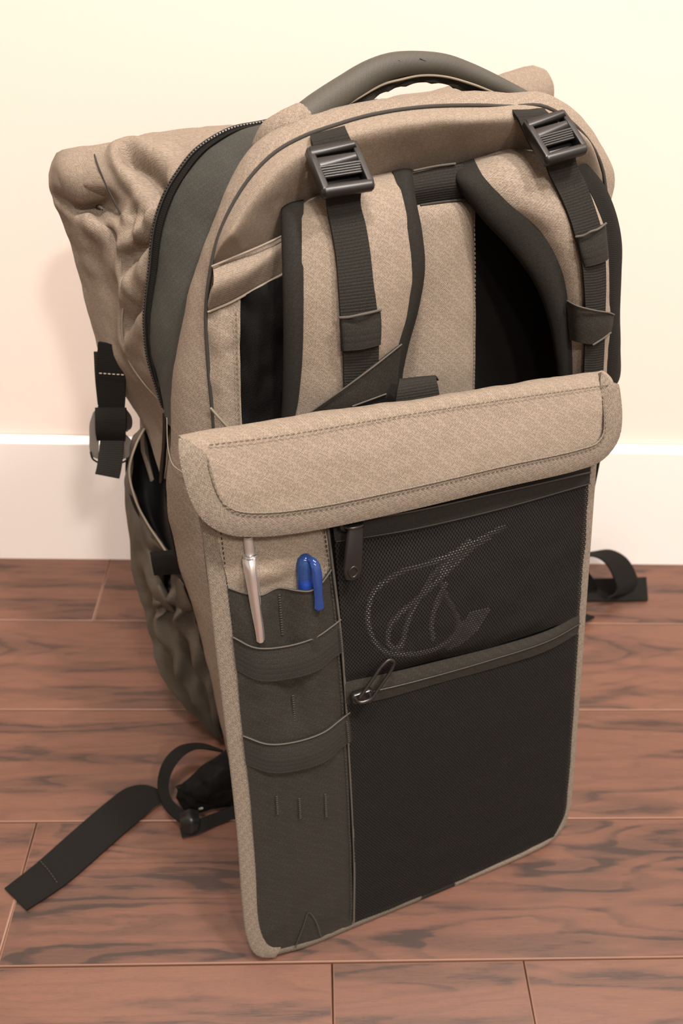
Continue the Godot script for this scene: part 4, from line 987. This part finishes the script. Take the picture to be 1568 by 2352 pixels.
	part("waist_loop", strap(c([-11.85, 5.92, -4.81,  -13.42, 6.15, -6.06,  -15.13, 5.85, -6.68,  -16.44, 5.18, -6.34,  -17.25, 4.2, -5.41,  -17.45, 3.44, -4.54,  -17.11, 2.63, -3.4,  -16.2, 1.84, -2.35,  -15.64, 1.36, -1.94]), c([-11.95, 5.91, -4.71,  -13.38, 6.04, -5.49,  -14.67, 5.34, -6.09,  -15.85, 4.48, -5.83,  -16.52, 3.56, -5.23,  -16.64, 3.02, -4.44,  -16.25, 2.4, -3.8,  -15.39, 1.77, -3.15,  -14.78, 1.33, -2.92]), 70, 0.2, Vector3(0, 1, 0.3)), "black_webbing", bag, "", "black webbing loop arching over the floor")
	part("hip_belt", sheet([c([-9.88, 6.05, -5.49,  -11.18, 5.94, -4.87,  -13.14, 5.47, -4.51,  -14.69, 4.64, -4.41,  -15.91, 3.61, -4.35]), c([-10.07, 5.33, -3.74,  -11.64, 5.46, -3.3,  -13.53, 5.01, -3.08,  -14.96, 4.07, -3.52,  -16.24, 2.79, -4.29]), c([-10.46, 3.17, -3.03,  -11.95, 3.36, -2.91,  -13.6, 3.16, -2.93,  -14.98, 2.63, -3.42,  -16.15, 1.78, -4.31]), c([-10.75, 1.08, -2.66,  -12.15, 1.13, -2.96,  -13.57, 1.17, -3.19,  -14.96, 1.22, -3.46,  -15.92, 1.22, -4.04])], 30, 36, 0.4, Vector3(-0.3, 1, 0.3), func(_u, _w, p): return 0.3 * n3.call(p, wr2)), "black_mesh", bag, "", "black padded hip belt wing on the floor")
	part("waist_buckle", sheet([c([-16.27, 2.18, -3.16,  -15.42, 2.55, -2.94,  -14.79, 2.31, -2.71]), c([-16.39, 2.04, -2.34,  -15.59, 2.56, -1.83,  -14.94, 2.15, -1.82]), c([-16.34, 1.18, -2.07,  -15.72, 1.3, -1.62,  -15.27, 1.22, -1.76])], 16, 14, 0.5, Vector3(0, 1, 0.3)), "black_plastic", bag, "", "dark release buckle of the hip belt")
	part("buckle_tip", tube(c([-14.67, 2.15, -2.98,  -14.43, 2.24, -2.89]), 4, 0.11, 8), "steel", bag)
	part("waist_webbing", strap(c([-16.48, 1.32, -2.32,  -15.51, 1.45, -2.47,  -13.67, 1.39, -2.68,  -10.98, 1.17, -3.15]), c([-16.5, 0.66, -1.99,  -15.39, 0.63, -1.86,  -13.53, 0.67, -2.08,  -10.93, 0.68, -2.14]), 30, 0.25, Vector3(0, 1, 0)), "black_webbing", bag)
	part("waist_webbing", strap(c([15.39, 3.26, -13.89,  23.41, 3.37, -16.79,  31.45, 3.15, -16.16,  34.84, 2.99, -15.21,  38.88, 2.82, -13.97]), c([14.83, 2.76, -11.06,  22.61, 2.83, -13.73,  29.5, 2.66, -13.36,  32.71, 2.48, -12.32,  36.75, 2.29, -10.99]), 20, 0.15, Vector3(0, 1, 0)), "black_webbing", bag, "", "black webbing end flat on the floor by the skirting board")
	part("waist_loop", strap(c([30.76, 7.4, -15.31,  31.68, 7.6, -14.93,  33.22, 7.85, -14.21,  34.92, 6.85, -13.54,  36.2, 4.9, -13.09,  36.6, 3.36, -12.78,  35.72, 2.43, -12.62,  33.86, 2.36, -12.67]), c([28.94, 8.89, -13.12,  29.88, 8.84, -12.78,  30.89, 8.25, -12.41,  31.83, 7, -12.06,  32.38, 5.7, -11.76,  32.62, 4.73, -11.42,  32.24, 4.17, -11.22,  31.44, 3.86, -11.35]), 60, 0.16, Vector3(0.5, 1, 0)), "black_webbing", bag, "", "black webbing loop standing up from the floor")
	part("hip_belt", sheet([c([28, 4.49, -13.97,  29.92, 6.46, -13.58,  30.52, 5.82, -13.44,  32.22, 3.27, -13.95]), c([27.27, 3.78, -12.8,  30.01, 4.37, -13.27,  31.01, 3.8, -13.51,  32.22, 2.96, -13.89])], 10, 12, 0.3, Vector3(0.3, 1, 0)), "black_mesh", bag)
	part("belt_tip", tube(c([26.55, 2.82, -10.82,  28.25, 2.88, -10.56,  29.42, 2.41, -10.78]), 10, [0.8, 0.6, 0.2], 8, 0.6, Vector3(0, 1, 0)), "black_mesh", bag)

# ------------------------------------------------------------------ organiser panel
func build_organiser() -> void:
	org = thing("organizer_panel", "tan edged organiser panel with black mesh pockets leaning on the back of the backpack", "organizer",
		Transform3D(Basis(Vector3(0.934334, 0, -0.356397), Vector3(-0.092242, 0.965926, -0.241824), Vector3(0.344254, 0.258819, 0.902498)), Vector3(-0.02439, 0, 0.42195)))
	var wr := noise(0.3, 24, 3)
	var n3 := func(p: Vector3, f: FastNoiseLite): return f.get_noise_3d(p.x * 100, p.y * 100, p.z * 100)
	# board and the binding round it
	var outline := smooth2(PackedVector2Array([Vector2(0.7, 38.4), Vector2(0.4, 36.2), Vector2(0.1, 27.3), Vector2(-0.3, 13.7), Vector2(-0.8, 6.6), Vector2(-0.9, 3.2), Vector2(-0.4, 1.2), Vector2(0.9, 0.35), Vector2(3.2, 0.15), Vector2(11.3, 0.15), Vector2(14.7, 0.13), Vector2(21.8, 0.25), Vector2(24.7, 0.7), Vector2(25.9, 2.0), Vector2(26.15, 4.0), Vector2(26.1, 10.5), Vector2(25.95, 22.4), Vector2(25.8, 30.9), Vector2(25.7, 35.0), Vector2(25.65, 38.2), Vector2(25.3, 38.6), Vector2(13, 38.6), Vector2(1.4, 38.6)]), 180)
	part("board", plate(inset(outline, -0.02), 0.0, 0.35, 0.08), "dark_canvas", org)
	var path := PackedVector3Array()
	for p in [[0.35, 39.5], [0.85, 36.2], [0.65, 27.3], [0.2, 13.7], [-0.25, 6.6], [-0.3, 3.3], [0.1, 1.6], [1.1, 0.9]]:
		path.append(Vector3(p[0], p[1], 0) * 0.01)
	binding(path, 0.62, "tan_binding", 120)
	path = PackedVector3Array()
	for p in [[1.1, 0.9], [3.2, 0.45], [7.0, 0.42], [12.6, 0.42]]:
		path.append(Vector3(p[0], p[1], 0) * 0.01)
	binding(path, 0.30, "grey_binding", 40)
	path = PackedVector3Array()
	for p in [[12.5, 0.40], [15.6, 0.40]]:
		path.append(Vector3(p[0], p[1], 0) * 0.01)
	binding(path, 0.27, "dark_binding", 8)
	path = PackedVector3Array()
	for p in [[15.5, 0.42], [21.8, 0.55], [24.3, 0.95], [25.4, 2.1], [25.75, 4.0]]:
		path.append(Vector3(p[0], p[1], 0) * 0.01)
	binding(path, 0.33, "tan_binding", 40)
	path = PackedVector3Array()
	for p in [[25.75, 3.8], [25.72, 10.5], [25.57, 22.4], [25.45, 30.9], [25.35, 39.0]]:
		path.append(Vector3(p[0], p[1], 0) * 0.01)
	binding(path, 0.42, "tan_binding", 90)
	part("binding_stitching", stitches(c([1.25, 35, 0.24, 1.12, 27.3, 0.26, 0.68, 13.7, 0.26, 0.22, 6.6, 0.24, 0.15, 3.4, 0.2, 0.6, 1.9, 0.15]), 0.30, 0.035), "dark_thread", org, "stuff")
	part("binding_stitching", stitches(c([25.28, 4, 0.2, 25.25, 10.5, 0.2, 25.1, 22.4, 0.2, 25.0, 30.9, 0.2]), 0.30, 0.03), "dark_thread", org, "stuff")

	# pen column: canvas above, dark sleeve below
	part("pen_column", sheet([c([1.0, 36, 0.25, 3, 36, 0.3, 5, 36, 0.3, 7.3, 36, 0.2]), c([1.1, 33.4, 0.25, 3, 33.4, 0.35, 5, 33.4, 0.35, 7.3, 33.4, 0.2]), c([1.2, 32.2, 0.3, 3, 32.0, 0.8, 5, 32.2, 0.6, 7.35, 32.2, 0.2]), c([1.2, 31.2, 0.25, 3, 31.0, 0.35, 5, 31, 0.3, 7.35, 31, 0.2]), c([1.2, 29, 0.2, 3, 29, 0.2, 5, 29, 0.2, 7.4, 29, 0.2])], 40, 30, 0.12, Vector3(0, 0, 1), func(_u, _w, p): return 0.12 * n3.call(p, wr)), "tan_canvas", org)
	var sleeve_top := c([1.2, 31.5, 0.3, 2.1, 31.0, 0.55, 2.9, 30.75, 0.7, 4.0, 30.75, 0.42, 4.9, 30.6, 0.95, 5.6, 30.5, 1.2, 6.4, 30.6, 0.9, 7.35, 31.0, 0.28])
	part("pen_sleeve", sheet([sleeve_top, c([1.15, 29, 0.35, 2.1, 29, 0.85, 3.0, 29, 0.85, 4.0, 29, 0.42, 4.9, 29, 0.95, 5.6, 29, 1.2, 6.4, 29, 0.9, 7.4, 29, 0.3]), c([1.05, 26, 0.35, 2.1, 26, 0.8, 3.0, 26, 0.85, 4.0, 26, 0.5, 4.9, 26, 0.9, 5.6, 26, 1.15, 6.4, 26, 0.85, 7.45, 26, 0.3]), c([0.9, 23.5, 0.35, 2.1, 23.5, 0.75, 3.0, 23.5, 0.8, 4.1, 23.5, 0.35, 5.0, 23.5, 0.75, 5.8, 23.5, 0.8, 6.6, 23.5, 0.65, 7.45, 23.5, 0.3]), c([0.8, 19.5, 0.35, 2.1, 19.5, 0.7, 3.0, 19.5, 0.8, 4.1, 19.5, 0.7, 5.0, 19.5, 0.8, 5.8, 19.5, 0.8, 6.6, 19.5, 0.65, 7.45, 19.5, 0.3]), c([0.7, 16, 0.35, 2.0, 16, 0.65, 2.8, 16, 0.7, 3.8, 16, 0.7, 4.8, 16, 0.7, 5.8, 16, 0.65, 6.6, 16, 0.5, 7.4, 16, 0.3]), c([0.4, 10, 0.3, 1.8, 10, 0.45, 2.8, 10, 0.5, 3.8, 10, 0.5, 4.8, 10, 0.5, 5.8, 10, 0.45, 6.6, 10, 0.4, 7.25, 10, 0.28]), c([0.05, 4, 0.25, 1.6, 4, 0.35, 2.7, 4, 0.4, 3.7, 4, 0.4, 4.7, 4, 0.4, 5.7, 4, 0.35, 6.4, 4, 0.3, 7.05, 4, 0.25]), c([0.6, 1.2, 0.2, 1.7, 0.9, 0.2, 2.7, 0.7, 0.2, 3.7, 0.65, 0.2, 4.7, 0.6, 0.2, 5.7, 0.6, 0.2, 6.4, 0.6, 0.2, 6.85, 0.6, 0.2])], 90, 50, 0.1, Vector3(0, 0, 1), func(_u, _w, p): return 0.10 * n3.call(p, wr)), "dark_canvas", org, "", "dark canvas pen sleeve")
	part("sleeve_hem", tube(shift(sleeve_top, Vector3(0, 0.02, 0.05)), 60, 0.05, 6), "cord_edge", org)
	part("column_edge", tube(c([7.25, 34.3, 0.35, 7.4, 30.4, 0.42, 7.55, 26.1, 0.45, 7.5, 16.5, 0.42, 7.3, 6.9, 0.38, 6.95, 0.9, 0.3]), 80, 0.085, 6), "cord_edge", org)
	part("column_stitching", stitches(c([7.0, 34, 0.42, 7.15, 30.4, 0.52, 7.25, 26.1, 0.55, 7.2, 16.5, 0.5, 7.0, 6.9, 0.45, 6.7, 1.2, 0.35]), 0.30, 0.035), "dark_thread", org, "stuff")
	var tack := 0
	for q in [[4.0, 30.4, 27.6, 0.5], [4.15, 23.2, 21.0, 0.5], [2.3, 16.0, 14.4, 0.75], [3.75, 15.2, 13.4, 0.78], [5.55, 14.7, 12.6, 0.68]]:
		part("bar_tack", stitches(c([q[0], q[1], q[3], q[0] - 0.08, q[2], q[3]]), 0.16, 0.07), "dark_thread", org, "stuff")
	part("bar_tack", stitches(c([2.3, 0.95, 0.42, 3.1, 3.0, 0.5, 3.55, 4.1, 0.52, 4.0, 3.0, 0.5, 4.3, 1.0, 0.42]), 0.16, 0.05), "dark_thread", org, "stuff")
	for b in [[27.6, 25.3, 1.05, 7.6], [20.5, 18.2, 0.8, 7.75]]:
		var y0: float = b[0]
		var y1: float = b[1]
		part("elastic_band", sheet([c([b[2], y0 + 0.75, 0.4, 2.1, y0 + 0.05, 1.0, 3.9, y0 - 0.35, 1.15, 5.7, y0 - 0.35, 1.1, 6.9, y0 - 0.2, 0.7, b[3], y0 - 0.1, 0.45]), c([b[2] - 0.03, (y0 + y1) / 2 + 0.7, 0.4, 2.1, (y0 + y1) / 2, 1.05, 3.9, (y0 + y1) / 2 - 0.4, 1.25, 5.7, (y0 + y1) / 2 - 0.4, 1.15, 6.9, (y0 + y1) / 2 - 0.2, 0.75, b[3] + 0.05, (y0 + y1) / 2 - 0.1, 0.45]), c([b[2] - 0.06, y1 + 0.7, 0.4, 2.1, y1, 1.0, 3.9, y1 - 0.4, 1.15, 5.7, y1 - 0.45, 1.1, 6.9, y1 - 0.2, 0.7, b[3] + 0.1, y1 - 0.1, 0.45])], 24, 50, 0.12), "elastic", org, "", "ribbed elastic band over the pen sleeve")
		part("band_hem", tube(c([b[2], y0 + 0.77, 0.5, 2.1, y0 + 0.08, 1.08, 3.9, y0 - 0.32, 1.22, 5.7, y0 - 0.32, 1.17, 6.9, y0 - 0.17, 0.78, b[3], y0 - 0.05, 0.5]), 50, 0.05, 6), "cord_edge", org)
		part("bar_tack", stitches(c([7.4, y0 - 0.4, 0.72, 7.45, y1 + 0.1, 0.74]), 0.16, 0.05), "dark_thread", org, "stuff")

	# net pockets with their zips
	part("pocket_backing", sheet([c([7.4, 35, 0.12, 25.2, 35, 0.12]), c([7.2, 4, 0.12, 25.2, 4, 0.12]), c([7.2, 1.2, 0.12, 24.2, 1.4, 0.12])], 8, 12, 0.08), "black_mesh", org)
	part("net_pocket", sheet([c([7.55, 33.0, 0.45, 12, 32.7, 0.7, 18, 32.6, 0.75, 25.1, 32.6, 0.4]), c([7.6, 29, 0.5, 12, 29, 1.05, 18, 29, 1.05, 25.2, 29, 0.4]), c([7.6, 25.5, 0.55, 12, 25.4, 1.2, 18, 25.2, 1.1, 25.2, 25, 0.4]), c([7.6, 23.7, 0.55, 12, 23.6, 1.1, 18, 23.2, 1.0, 25.2, 23, 0.4]), c([7.6, 22.7, 0.45, 12, 22.7, 0.6, 18, 22.2, 0.6, 25.2, 22.2, 0.4])], 50, 60, 0.01, Vector3(0, 0, 1), func(_u, _w, p): return 0.10 * n3.call(p, wr)), "net", org, "", "upper black net pocket with a coiled cable showing through")
	part("net_pocket", sheet([c([7.55, 21.2, 0.5, 12, 20.9, 0.65, 18, 20.7, 0.65, 25.3, 20.9, 0.4]), c([7.5, 14, 0.5, 12, 14, 0.6, 18, 14, 0.6, 25.4, 14, 0.4]), c([7.3, 7, 0.45, 12, 7, 0.5, 18, 7, 0.5, 25.5, 7, 0.38]), c([7.15, 3, 0.4, 12, 3, 0.4, 18, 3, 0.4, 25.4, 3.3, 0.33]), c([7.0, 0.8, 0.3, 12, 0.7, 0.3, 18, 0.75, 0.3, 24.6, 1.2, 0.28])], 60, 60, 0.01, Vector3(0, 0, 1), func(_u, _w, p): return 0.06 * n3.call(p, wr)), "net", org, "", "lower black net pocket")
	var z1 := joint("pocket_zip", org)
	part("zip_tape", strap(c([7.5, 34.6, 0.5, 12, 34.5, 0.6, 18, 34.5, 0.6, 25.1, 34.2, 0.45]), c([7.55, 32.9, 0.58, 12, 32.6, 0.78, 18, 32.5, 0.82, 25.1, 32.5, 0.5]), 60, 0.1), "dark_binding", z1)
	part("zip_coil", tube(c([8.3, 34.1, 0.68, 12, 33.75, 0.82, 18, 33.6, 0.86, 25.0, 33.3, 0.58]), 60, 0.10, 6), "zip_black", z1)
	part("pocket_hem", tube(c([7.6, 32.9, 0.68, 12, 32.6, 0.86, 18, 32.5, 0.9, 25.1, 32.5, 0.56]), 40, 0.05, 6), "dark_thread", z1)
	slider(z1, Vector3(8.5, 34.0, 0.9), -0.12, 3.4, true)
	var z2 := joint("pocket_zip", org)
	part("zip_tape", sheet([c([7.55, 22.9, 0.5, 9.5, 22.8, 0.68, 14, 22.5, 0.78, 19, 22.2, 0.78, 22.5, 22.15, 0.7, 25.2, 22.4, 0.45]), c([7.55, 22.0, 0.6, 9.5, 21.9, 0.85, 14, 21.6, 0.95, 19, 21.45, 0.95, 22.5, 21.5, 0.85, 25.2, 21.8, 0.5]), c([7.5, 21.2, 0.5, 9.5, 20.9, 0.68, 14, 20.75, 0.76, 19, 20.5, 0.76, 22.5, 20.5, 0.7, 25.2, 20.9, 0.45])], 16, 60, 0.1), "dark_canvas", z2)
	part("zip_coil", tube(c([8.3, 21.95, 0.88, 12, 21.7, 0.98, 18, 21.48, 1.0, 22.5, 21.5, 0.93, 25.2, 21.8, 0.58]), 60, 0.06, 6), "zip_black", z2)
	slider(z2, Vector3(8.4, 22.0, 1.0), 2.45, 3.0, false)

	# flap folded over the top
	var flap_rows := [
		c([-0.1, 40.0, -0.5, 6, 40.0, -0.5, 13, 39.7, -0.5, 20, 39.5, -0.5, 25.9, 39.3, -0.5]), c([-0.15, 40.65, 0.0, 6, 40.55, 0.1, 13, 40.2, 0.15, 20, 39.95, 0.1, 25.8, 39.65, 0.0]), c([0.03, 40.38, 0.7,  4.84, 40.28, 0.9,  11.71, 40.16, 1,  18.92, 39.81, 0.9,  26, 39.21, 0.7]), c([0.03, 39.47, 1.2,  4.81, 39.12, 1.35,  11.42, 38.8, 1.5,  18.67, 38.5, 1.35,  25.9, 38.2, 1.2]), c([0.12, 38.17, 1.5,  5.01, 37.5, 1.7,  11.49, 37.12, 1.8,  18.5, 36.87, 1.7,  26.02, 36.76, 1.4]), c([1, 36.21, 1.7,  5.31, 35.91, 1.8,  11.39, 35.55, 1.9,  18.2, 35.34, 1.8,  25.69, 35.39, 1.5]), c([2.47, 35.36, 1.8,  5.43, 34.89, 1.9,  11.37, 34.65, 1.9,  17.93, 34.56, 1.8,  24.77, 34.69, 1.6])]
	var fg := spread(flap_rows, 60, 90)
	part("flap", solid(fg, 0.25, Vector3(0, 0, 1), func(_u, _w, p): return 0.10 * n3.call(p, wr)), "tan_canvas", org, "", "tan canvas flap folded over the top of the panel")
	var rim := PackedVector3Array()
	for p in c([0.39, 40.37, 0.55,  0.29, 40.11, 0.95,  0.25, 39.14, 1.35,  0.37, 37.91, 1.6,  0.74, 36.89, 1.75,  1.52, 36.15, 1.85,  2.84, 35.71, 1.95,  5.44, 35.35, 2,  11.31, 35.18, 2.05,  17.79, 35.15, 2,  23.11, 35, 1.8,  24.6, 35.18, 1.75,  25.45, 35.91, 1.65,  25.64, 37.09, 1.5,  25.66, 38.48, 1.1,  25.64, 39.1, 0.85,  25.77, 39.26, 0.5]):
		rim.append(p)
	var rb := even(rim, 120)
	var inner := PackedVector3Array()
	var outer2 := PackedVector3Array()
	for i in 120:
		var d := (rb[mini(i + 1, 119)] - rb[maxi(i - 1, 0)]).normalized()
		var s := d.cross(Vector3(0, 0, 1)).normalized() * 0.0068
		inner.append(rb[i] - s)
		outer2.append(rb[i] + s)
	part("flap_binding", strap(inner, outer2, 120, 0.34, Vector3(0, 0, 1), 0.10), "tan_binding", org)
	part("flap_stitching", stitches(shift(inner.slice(3, 117), Vector3(0.02, -0.1, 0.12)), 0.30, 0.035), "thread", org, "stuff")
	part("flap_stitching", stitches(c([1.08, 40.23, 1.1,  4.68, 40.04, 1.3,  11.53, 39.85, 1.35,  18.66, 39.53, 1.3,  25.48, 39.07, 1.05]), 0.30, 0.035), "thread", org, "stuff")
	part("flap_welt", tube(shift(inner.slice(5, 115), Vector3(0, 0.02, 0.03)), 90, 0.07, 6), "tan_binding", org)
	# carry loop at the top: a band of webbing folded over
	part("hanging_loop", sheet([c([12.94, 40.52, -1.6,  14.11, 40.5, -1.6,  15.4, 40.54, -1.6]), c([12.62, 41.11, -1,  13.76, 41.02, -1,  14.91, 40.93, -1]), c([12.23, 41.19, -0.2,  13.35, 41.19, -0.2,  14.49, 41.1, -0.2]), c([11.96, 40.77, 0.1,  13.24, 40.74, 0.1,  14.46, 40.73, 0.1]), c([11.81, 39.52, -0,  13.26, 39.45, 0,  14.72, 39.36, 0])], 30, 14, 0.16, Vector3(0, 0.5, 1)), "dark_webbing", org, "", "dark webbing loop standing up behind the flap")


func binding(path: PackedVector3Array, half: float, m: String, n: int) -> void:
	var p := even(path, n)
	var rows := []
	for i in n:
		var d := (p[mini(i + 1, n - 1)] - p[maxi(i - 1, 0)]).normalized()
		var s := d.cross(Vector3(0, 0, 1)).normalized() * half * 0.01
		var line := PackedVector3Array()
		for q in [[-1.0, -0.02], [-1.02, 0.10], [-0.85, 0.2], [0.0, 0.24], [0.85, 0.2], [1.02, 0.08], [1.0, -0.02]]:
			line.append(p[i] + s * q[0] + Vector3(0, 0, q[1] * 0.01))
		rows.append(line)
	part("edge_binding", solid(rows, 0.06), m, org)


# zip slider with its pull: hanging straight down, or turned up as an open wire
func slider(parent: Node3D, at: Vector3, turn: float, length: float, solid_pull: bool) -> void:
	var g := Geo.new()
	plate_into(g, rounded(-0.75, -0.42, 0.75, 0.42, 0.3), 0.3, 0.45, 0.1, Transform3D())
	tube_into(g, c([-0.5, 0, 0.3, -0.35, 0, 0.62, 0.35, 0, 0.62, 0.5, 0, 0.3]), 12, 0.13, 8, 1.0, Vector3(0, 1, 0))
	var o := part("zip_slider", g.mesh(0.6), "zip_black", parent)
	o.position = at * 0.01
	var p: MeshInstance3D
	if solid_pull:
		var k := Geo.new()
		var body := PackedVector2Array([Vector2(-0.36, 0.1), Vector2(0.36, 0.1), Vector2(0.50, -0.4), Vector2(0.56, -length + 0.6), Vector2(0.42, -length + 0.12), Vector2(0.0, -length), Vector2(-0.42, -length + 0.12), Vector2(-0.56, -length + 0.6), Vector2(-0.50, -0.4)])
		plate_into(k, body, 0.13, 0.26, 0.07, Transform3D())
		tube_into(k, c([0, -length + 0.95, 0.13, 0.3, -length + 0.62, 0.13, 0, -length + 0.25, 0.13, -0.3, -length + 0.62, 0.13]), 20, 0.07, 6, 1.0, Vector3(0, 0, 1), true)
		p = part("zip_pull", k.mesh(0.7), "black_plastic", parent)
	else:
		p = part("zip_pull", tube(c([-0.42, 0, 0, -0.42, -length * 0.5, 0, -0.40, -length * 0.82, 0, -0.2, -length, 0, 0.2, -length, 0, 0.40, -length * 0.82, 0, 0.42, -length * 0.5, 0, 0.42, 0, 0]), 60, 0.11, 8), "gunmetal", parent)
	p.position = (at + Vector3(0, 0, 0.55)) * 0.01
	p.rotation = Vector3(0, 0, turn)


func build_small_things() -> void:
	# silver click pen standing in the left sleeve
	var m := org.transform
	var pen := thing("ballpoint_pen", "silver metal click pen clipped over the edge of the pen sleeve", "pen", m * pose(Vector3(2.62, 28.2, 0.52), 0.0, 0.0))
	part("barrel", lathe(PackedVector2Array([Vector2(0.01, -5.6), Vector2(0.10, -5.4), Vector2(0.30, -4.0), Vector2(0.32, 0), Vector2(0.33, 4.5), Vector2(0.42, 4.55), Vector2(0.43, 5.1), Vector2(0.38, 5.18), Vector2(0.01, 5.2)]), 28), "chrome", pen)
	part("push_button", lathe(PackedVector2Array([Vector2(0.01, 5.1), Vector2(0.27, 5.1), Vector2(0.27, 6.2), Vector2(0.23, 6.28), Vector2(0.01, 6.3)]), 20), "satin_metal", pen)
	part("clip", sheet([c([-0.50, 5.05, 0.15, -0.25, 5.05, 0.50, 0.10, 5.05, 0.50, 0.36, 5.05, 0.12]), c([-0.54, 4.6, 0.3, -0.30, 4.6, 0.70, 0.02, 4.6, 0.72, 0.26, 4.6, 0.3]), c([-0.50, 3.4, 0.42, -0.30, 3.4, 0.78, -0.02, 3.4, 0.80, 0.16, 3.4, 0.4]), c([-0.46, 2.0, 0.48, -0.28, 2.0, 0.82, -0.04, 2.0, 0.82, 0.12, 2.0, 0.48]), c([-0.40, 0.6, 0.60, -0.24, 0.6, 0.78, -0.04, 0.6, 0.78, 0.12, 0.6, 0.6]), c([-0.38, -0.15, 0.55, -0.24, -0.2, 0.70, -0.06, -0.2, 0.70, 0.10, -0.15, 0.55])], 40, 14, 0.08), "chrome", pen)
	# blue pen: its clear cap and clip show above the sleeve
	var b := thing("capped_pen", "translucent blue capped pen in the pen sleeve beside the silver pen", "pen", m * pose(Vector3(5.55, 27.6, 0.50), -0.03, 0.0))
	part("cap", lathe(PackedVector2Array([Vector2(0.01, 4.95), Vector2(0.22, 4.9), Vector2(0.42, 4.72), Vector2(0.52, 4.4), Vector2(0.52, 3.8), Vector2(0.50, -1.2), Vector2(0.01, -1.2)]), 28), "blue_plastic", b)
	part("refill", lathe(PackedVector2Array([Vector2(0.01, 3.3), Vector2(0.30, 3.25), Vector2(0.34, 3.0), Vector2(0.34, -1.0), Vector2(0.01, -1.0)]), 20), "blue_refill", b)
	part("clip", tube(c([0.10, 4.60, 0.25, 0.24, 4.72, 0.55, 0.36, 4.45, 0.80, 0.40, 3.4, 0.86, 0.42, 2.3, 0.86, 0.44, 1.75, 0.84]), 40, [0.20, 0.26, 0.30, 0.27, 0.26, 0.30], 14, 0.75), "blue_plastic", b)
	# charging cable coiled in the upper net pocket
	var cable := thing("charging_cable", "white cable coiled inside the upper net pocket of the organiser", "cable", m)
	part("cord", tube(c([18.8, 31.0, 0.55, 16.1, 30.3, 0.55, 14.3, 29.9, 0.55, 11.3, 29.7, 0.6, 9.8, 28.9, 0.6, 9.3, 27.5, 0.6, 9.5, 25.8, 0.62, 10.2, 24.5, 0.62, 11.8, 23.7, 0.62, 13.6, 23.4, 0.6, 15.2, 23.9, 0.5, 15.6, 24.8, 0.5, 14.6, 27.4, 0.5, 14.3, 29.0, 0.6, 16.0, 30.1, 0.75, 17.6, 30.6, 0.7]), 180, 0.17, 8), "cable_white", cable)
	part("cord", tube(c([17.4, 30.6, 0.45, 16.1, 29.9, 0.6, 13.0, 27.9, 0.75, 11.2, 26.9, 0.78, 10.6, 26.1, 0.75, 10.6, 24.8, 0.7, 11.3, 24.4, 0.6, 12.1, 26.4, 0.55, 14.0, 29.0, 0.45, 16.4, 30.6, 0.4]), 120, 0.17, 8), "cable_white", cable)
	part("cord", tube(c([14.6, 28.2, 0.75, 13.8, 26.8, 0.78, 13.5, 25.6, 0.78, 13.6, 24.4, 0.75]), 40, 0.17, 8), "cable_white", cable)
	part("plug", sheet([c([14.7, 23.0, 0.62, 15.9, 23.2, 0.62]), c([15.6, 24.2, 0.7, 16.9, 24.0, 0.7]), c([16.6, 25.2, 0.62, 17.9, 25.2, 0.62])], 14, 8, 0.4, Vector3(0, 0, 1)), "cable_white", cable)


func pose(at: Vector3, lean: float, tip: float) -> Transform3D:
	return Transform3D(Basis.from_euler(Vector3(tip, 0, lean)), at * 0.01)



func _ready() -> void:
	var cam := Camera3D.new()
	cam.name = "camera"
	cam.transform = Transform3D(Basis(Vector3(0.998829, 0.039427, 0.028051), Vector3(-0.012238, 0.766723, -0.641861), Vector3(-0.046814, 0.640766, 0.766308)), Vector3(0, 0.62408, 0.65944))
	cam.keep_aspect = Camera3D.KEEP_HEIGHT
	var lens := CameraAttributesPhysical.new()
	lens.exposure_aperture = 5.6
	lens.frustum_focal_length = 18.0
	lens.frustum_focus_distance = 0.46
	lens.frustum_near = 0.02
	lens.frustum_far = 20.0
	cam.attributes = lens
	cam.projection = Camera3D.PROJECTION_FRUSTUM
	cam.near = 0.02
	cam.far = 20.0
	cam.size = 2.0 * 0.02 * 1176.0 / 1850.0
	add_child(cam)
	cam.current = true
	var env := Environment.new()
	env.background_mode = Environment.BG_COLOR
	env.background_color = Color(0, 0, 0)
	env.tonemap_mode = Environment.TONE_MAPPER_LINEAR
	env.tonemap_exposure = 1.14
	env.sdfgi_enabled = true
	env.ssao_enabled = true
	env.ssil_enabled = true
	var we := WorldEnvironment.new()
	we.name = "environment"
	we.environment = env
	add_child(we)
	make_materials()
	for at in LAMPS:
		downlight(Vector3(at[0], 2.849, at[1]), at[2])
	var names := ["recessed ceiling lamp over the floor west of the bag, near the wall", "recessed ceiling lamp over the floor east of the bag, near the wall", "recessed ceiling lamp deeper in the room, west side", "recessed ceiling lamp deeper in the room, east side"]
	var k := 0
	for ch in get_children():
		if ch.name.begins_with("downlight"):
			ch.set_meta("label", names[k])
			k += 1
	build_room()
	build_backpack()
	build_organiser()
	build_small_things()


const LAMPS := [[-0.10, 0.85, 5.6], [1.0, 0.85, 7.2], [-0.10, 2.5, 4.2], [1.0, 2.5, 7.6]]
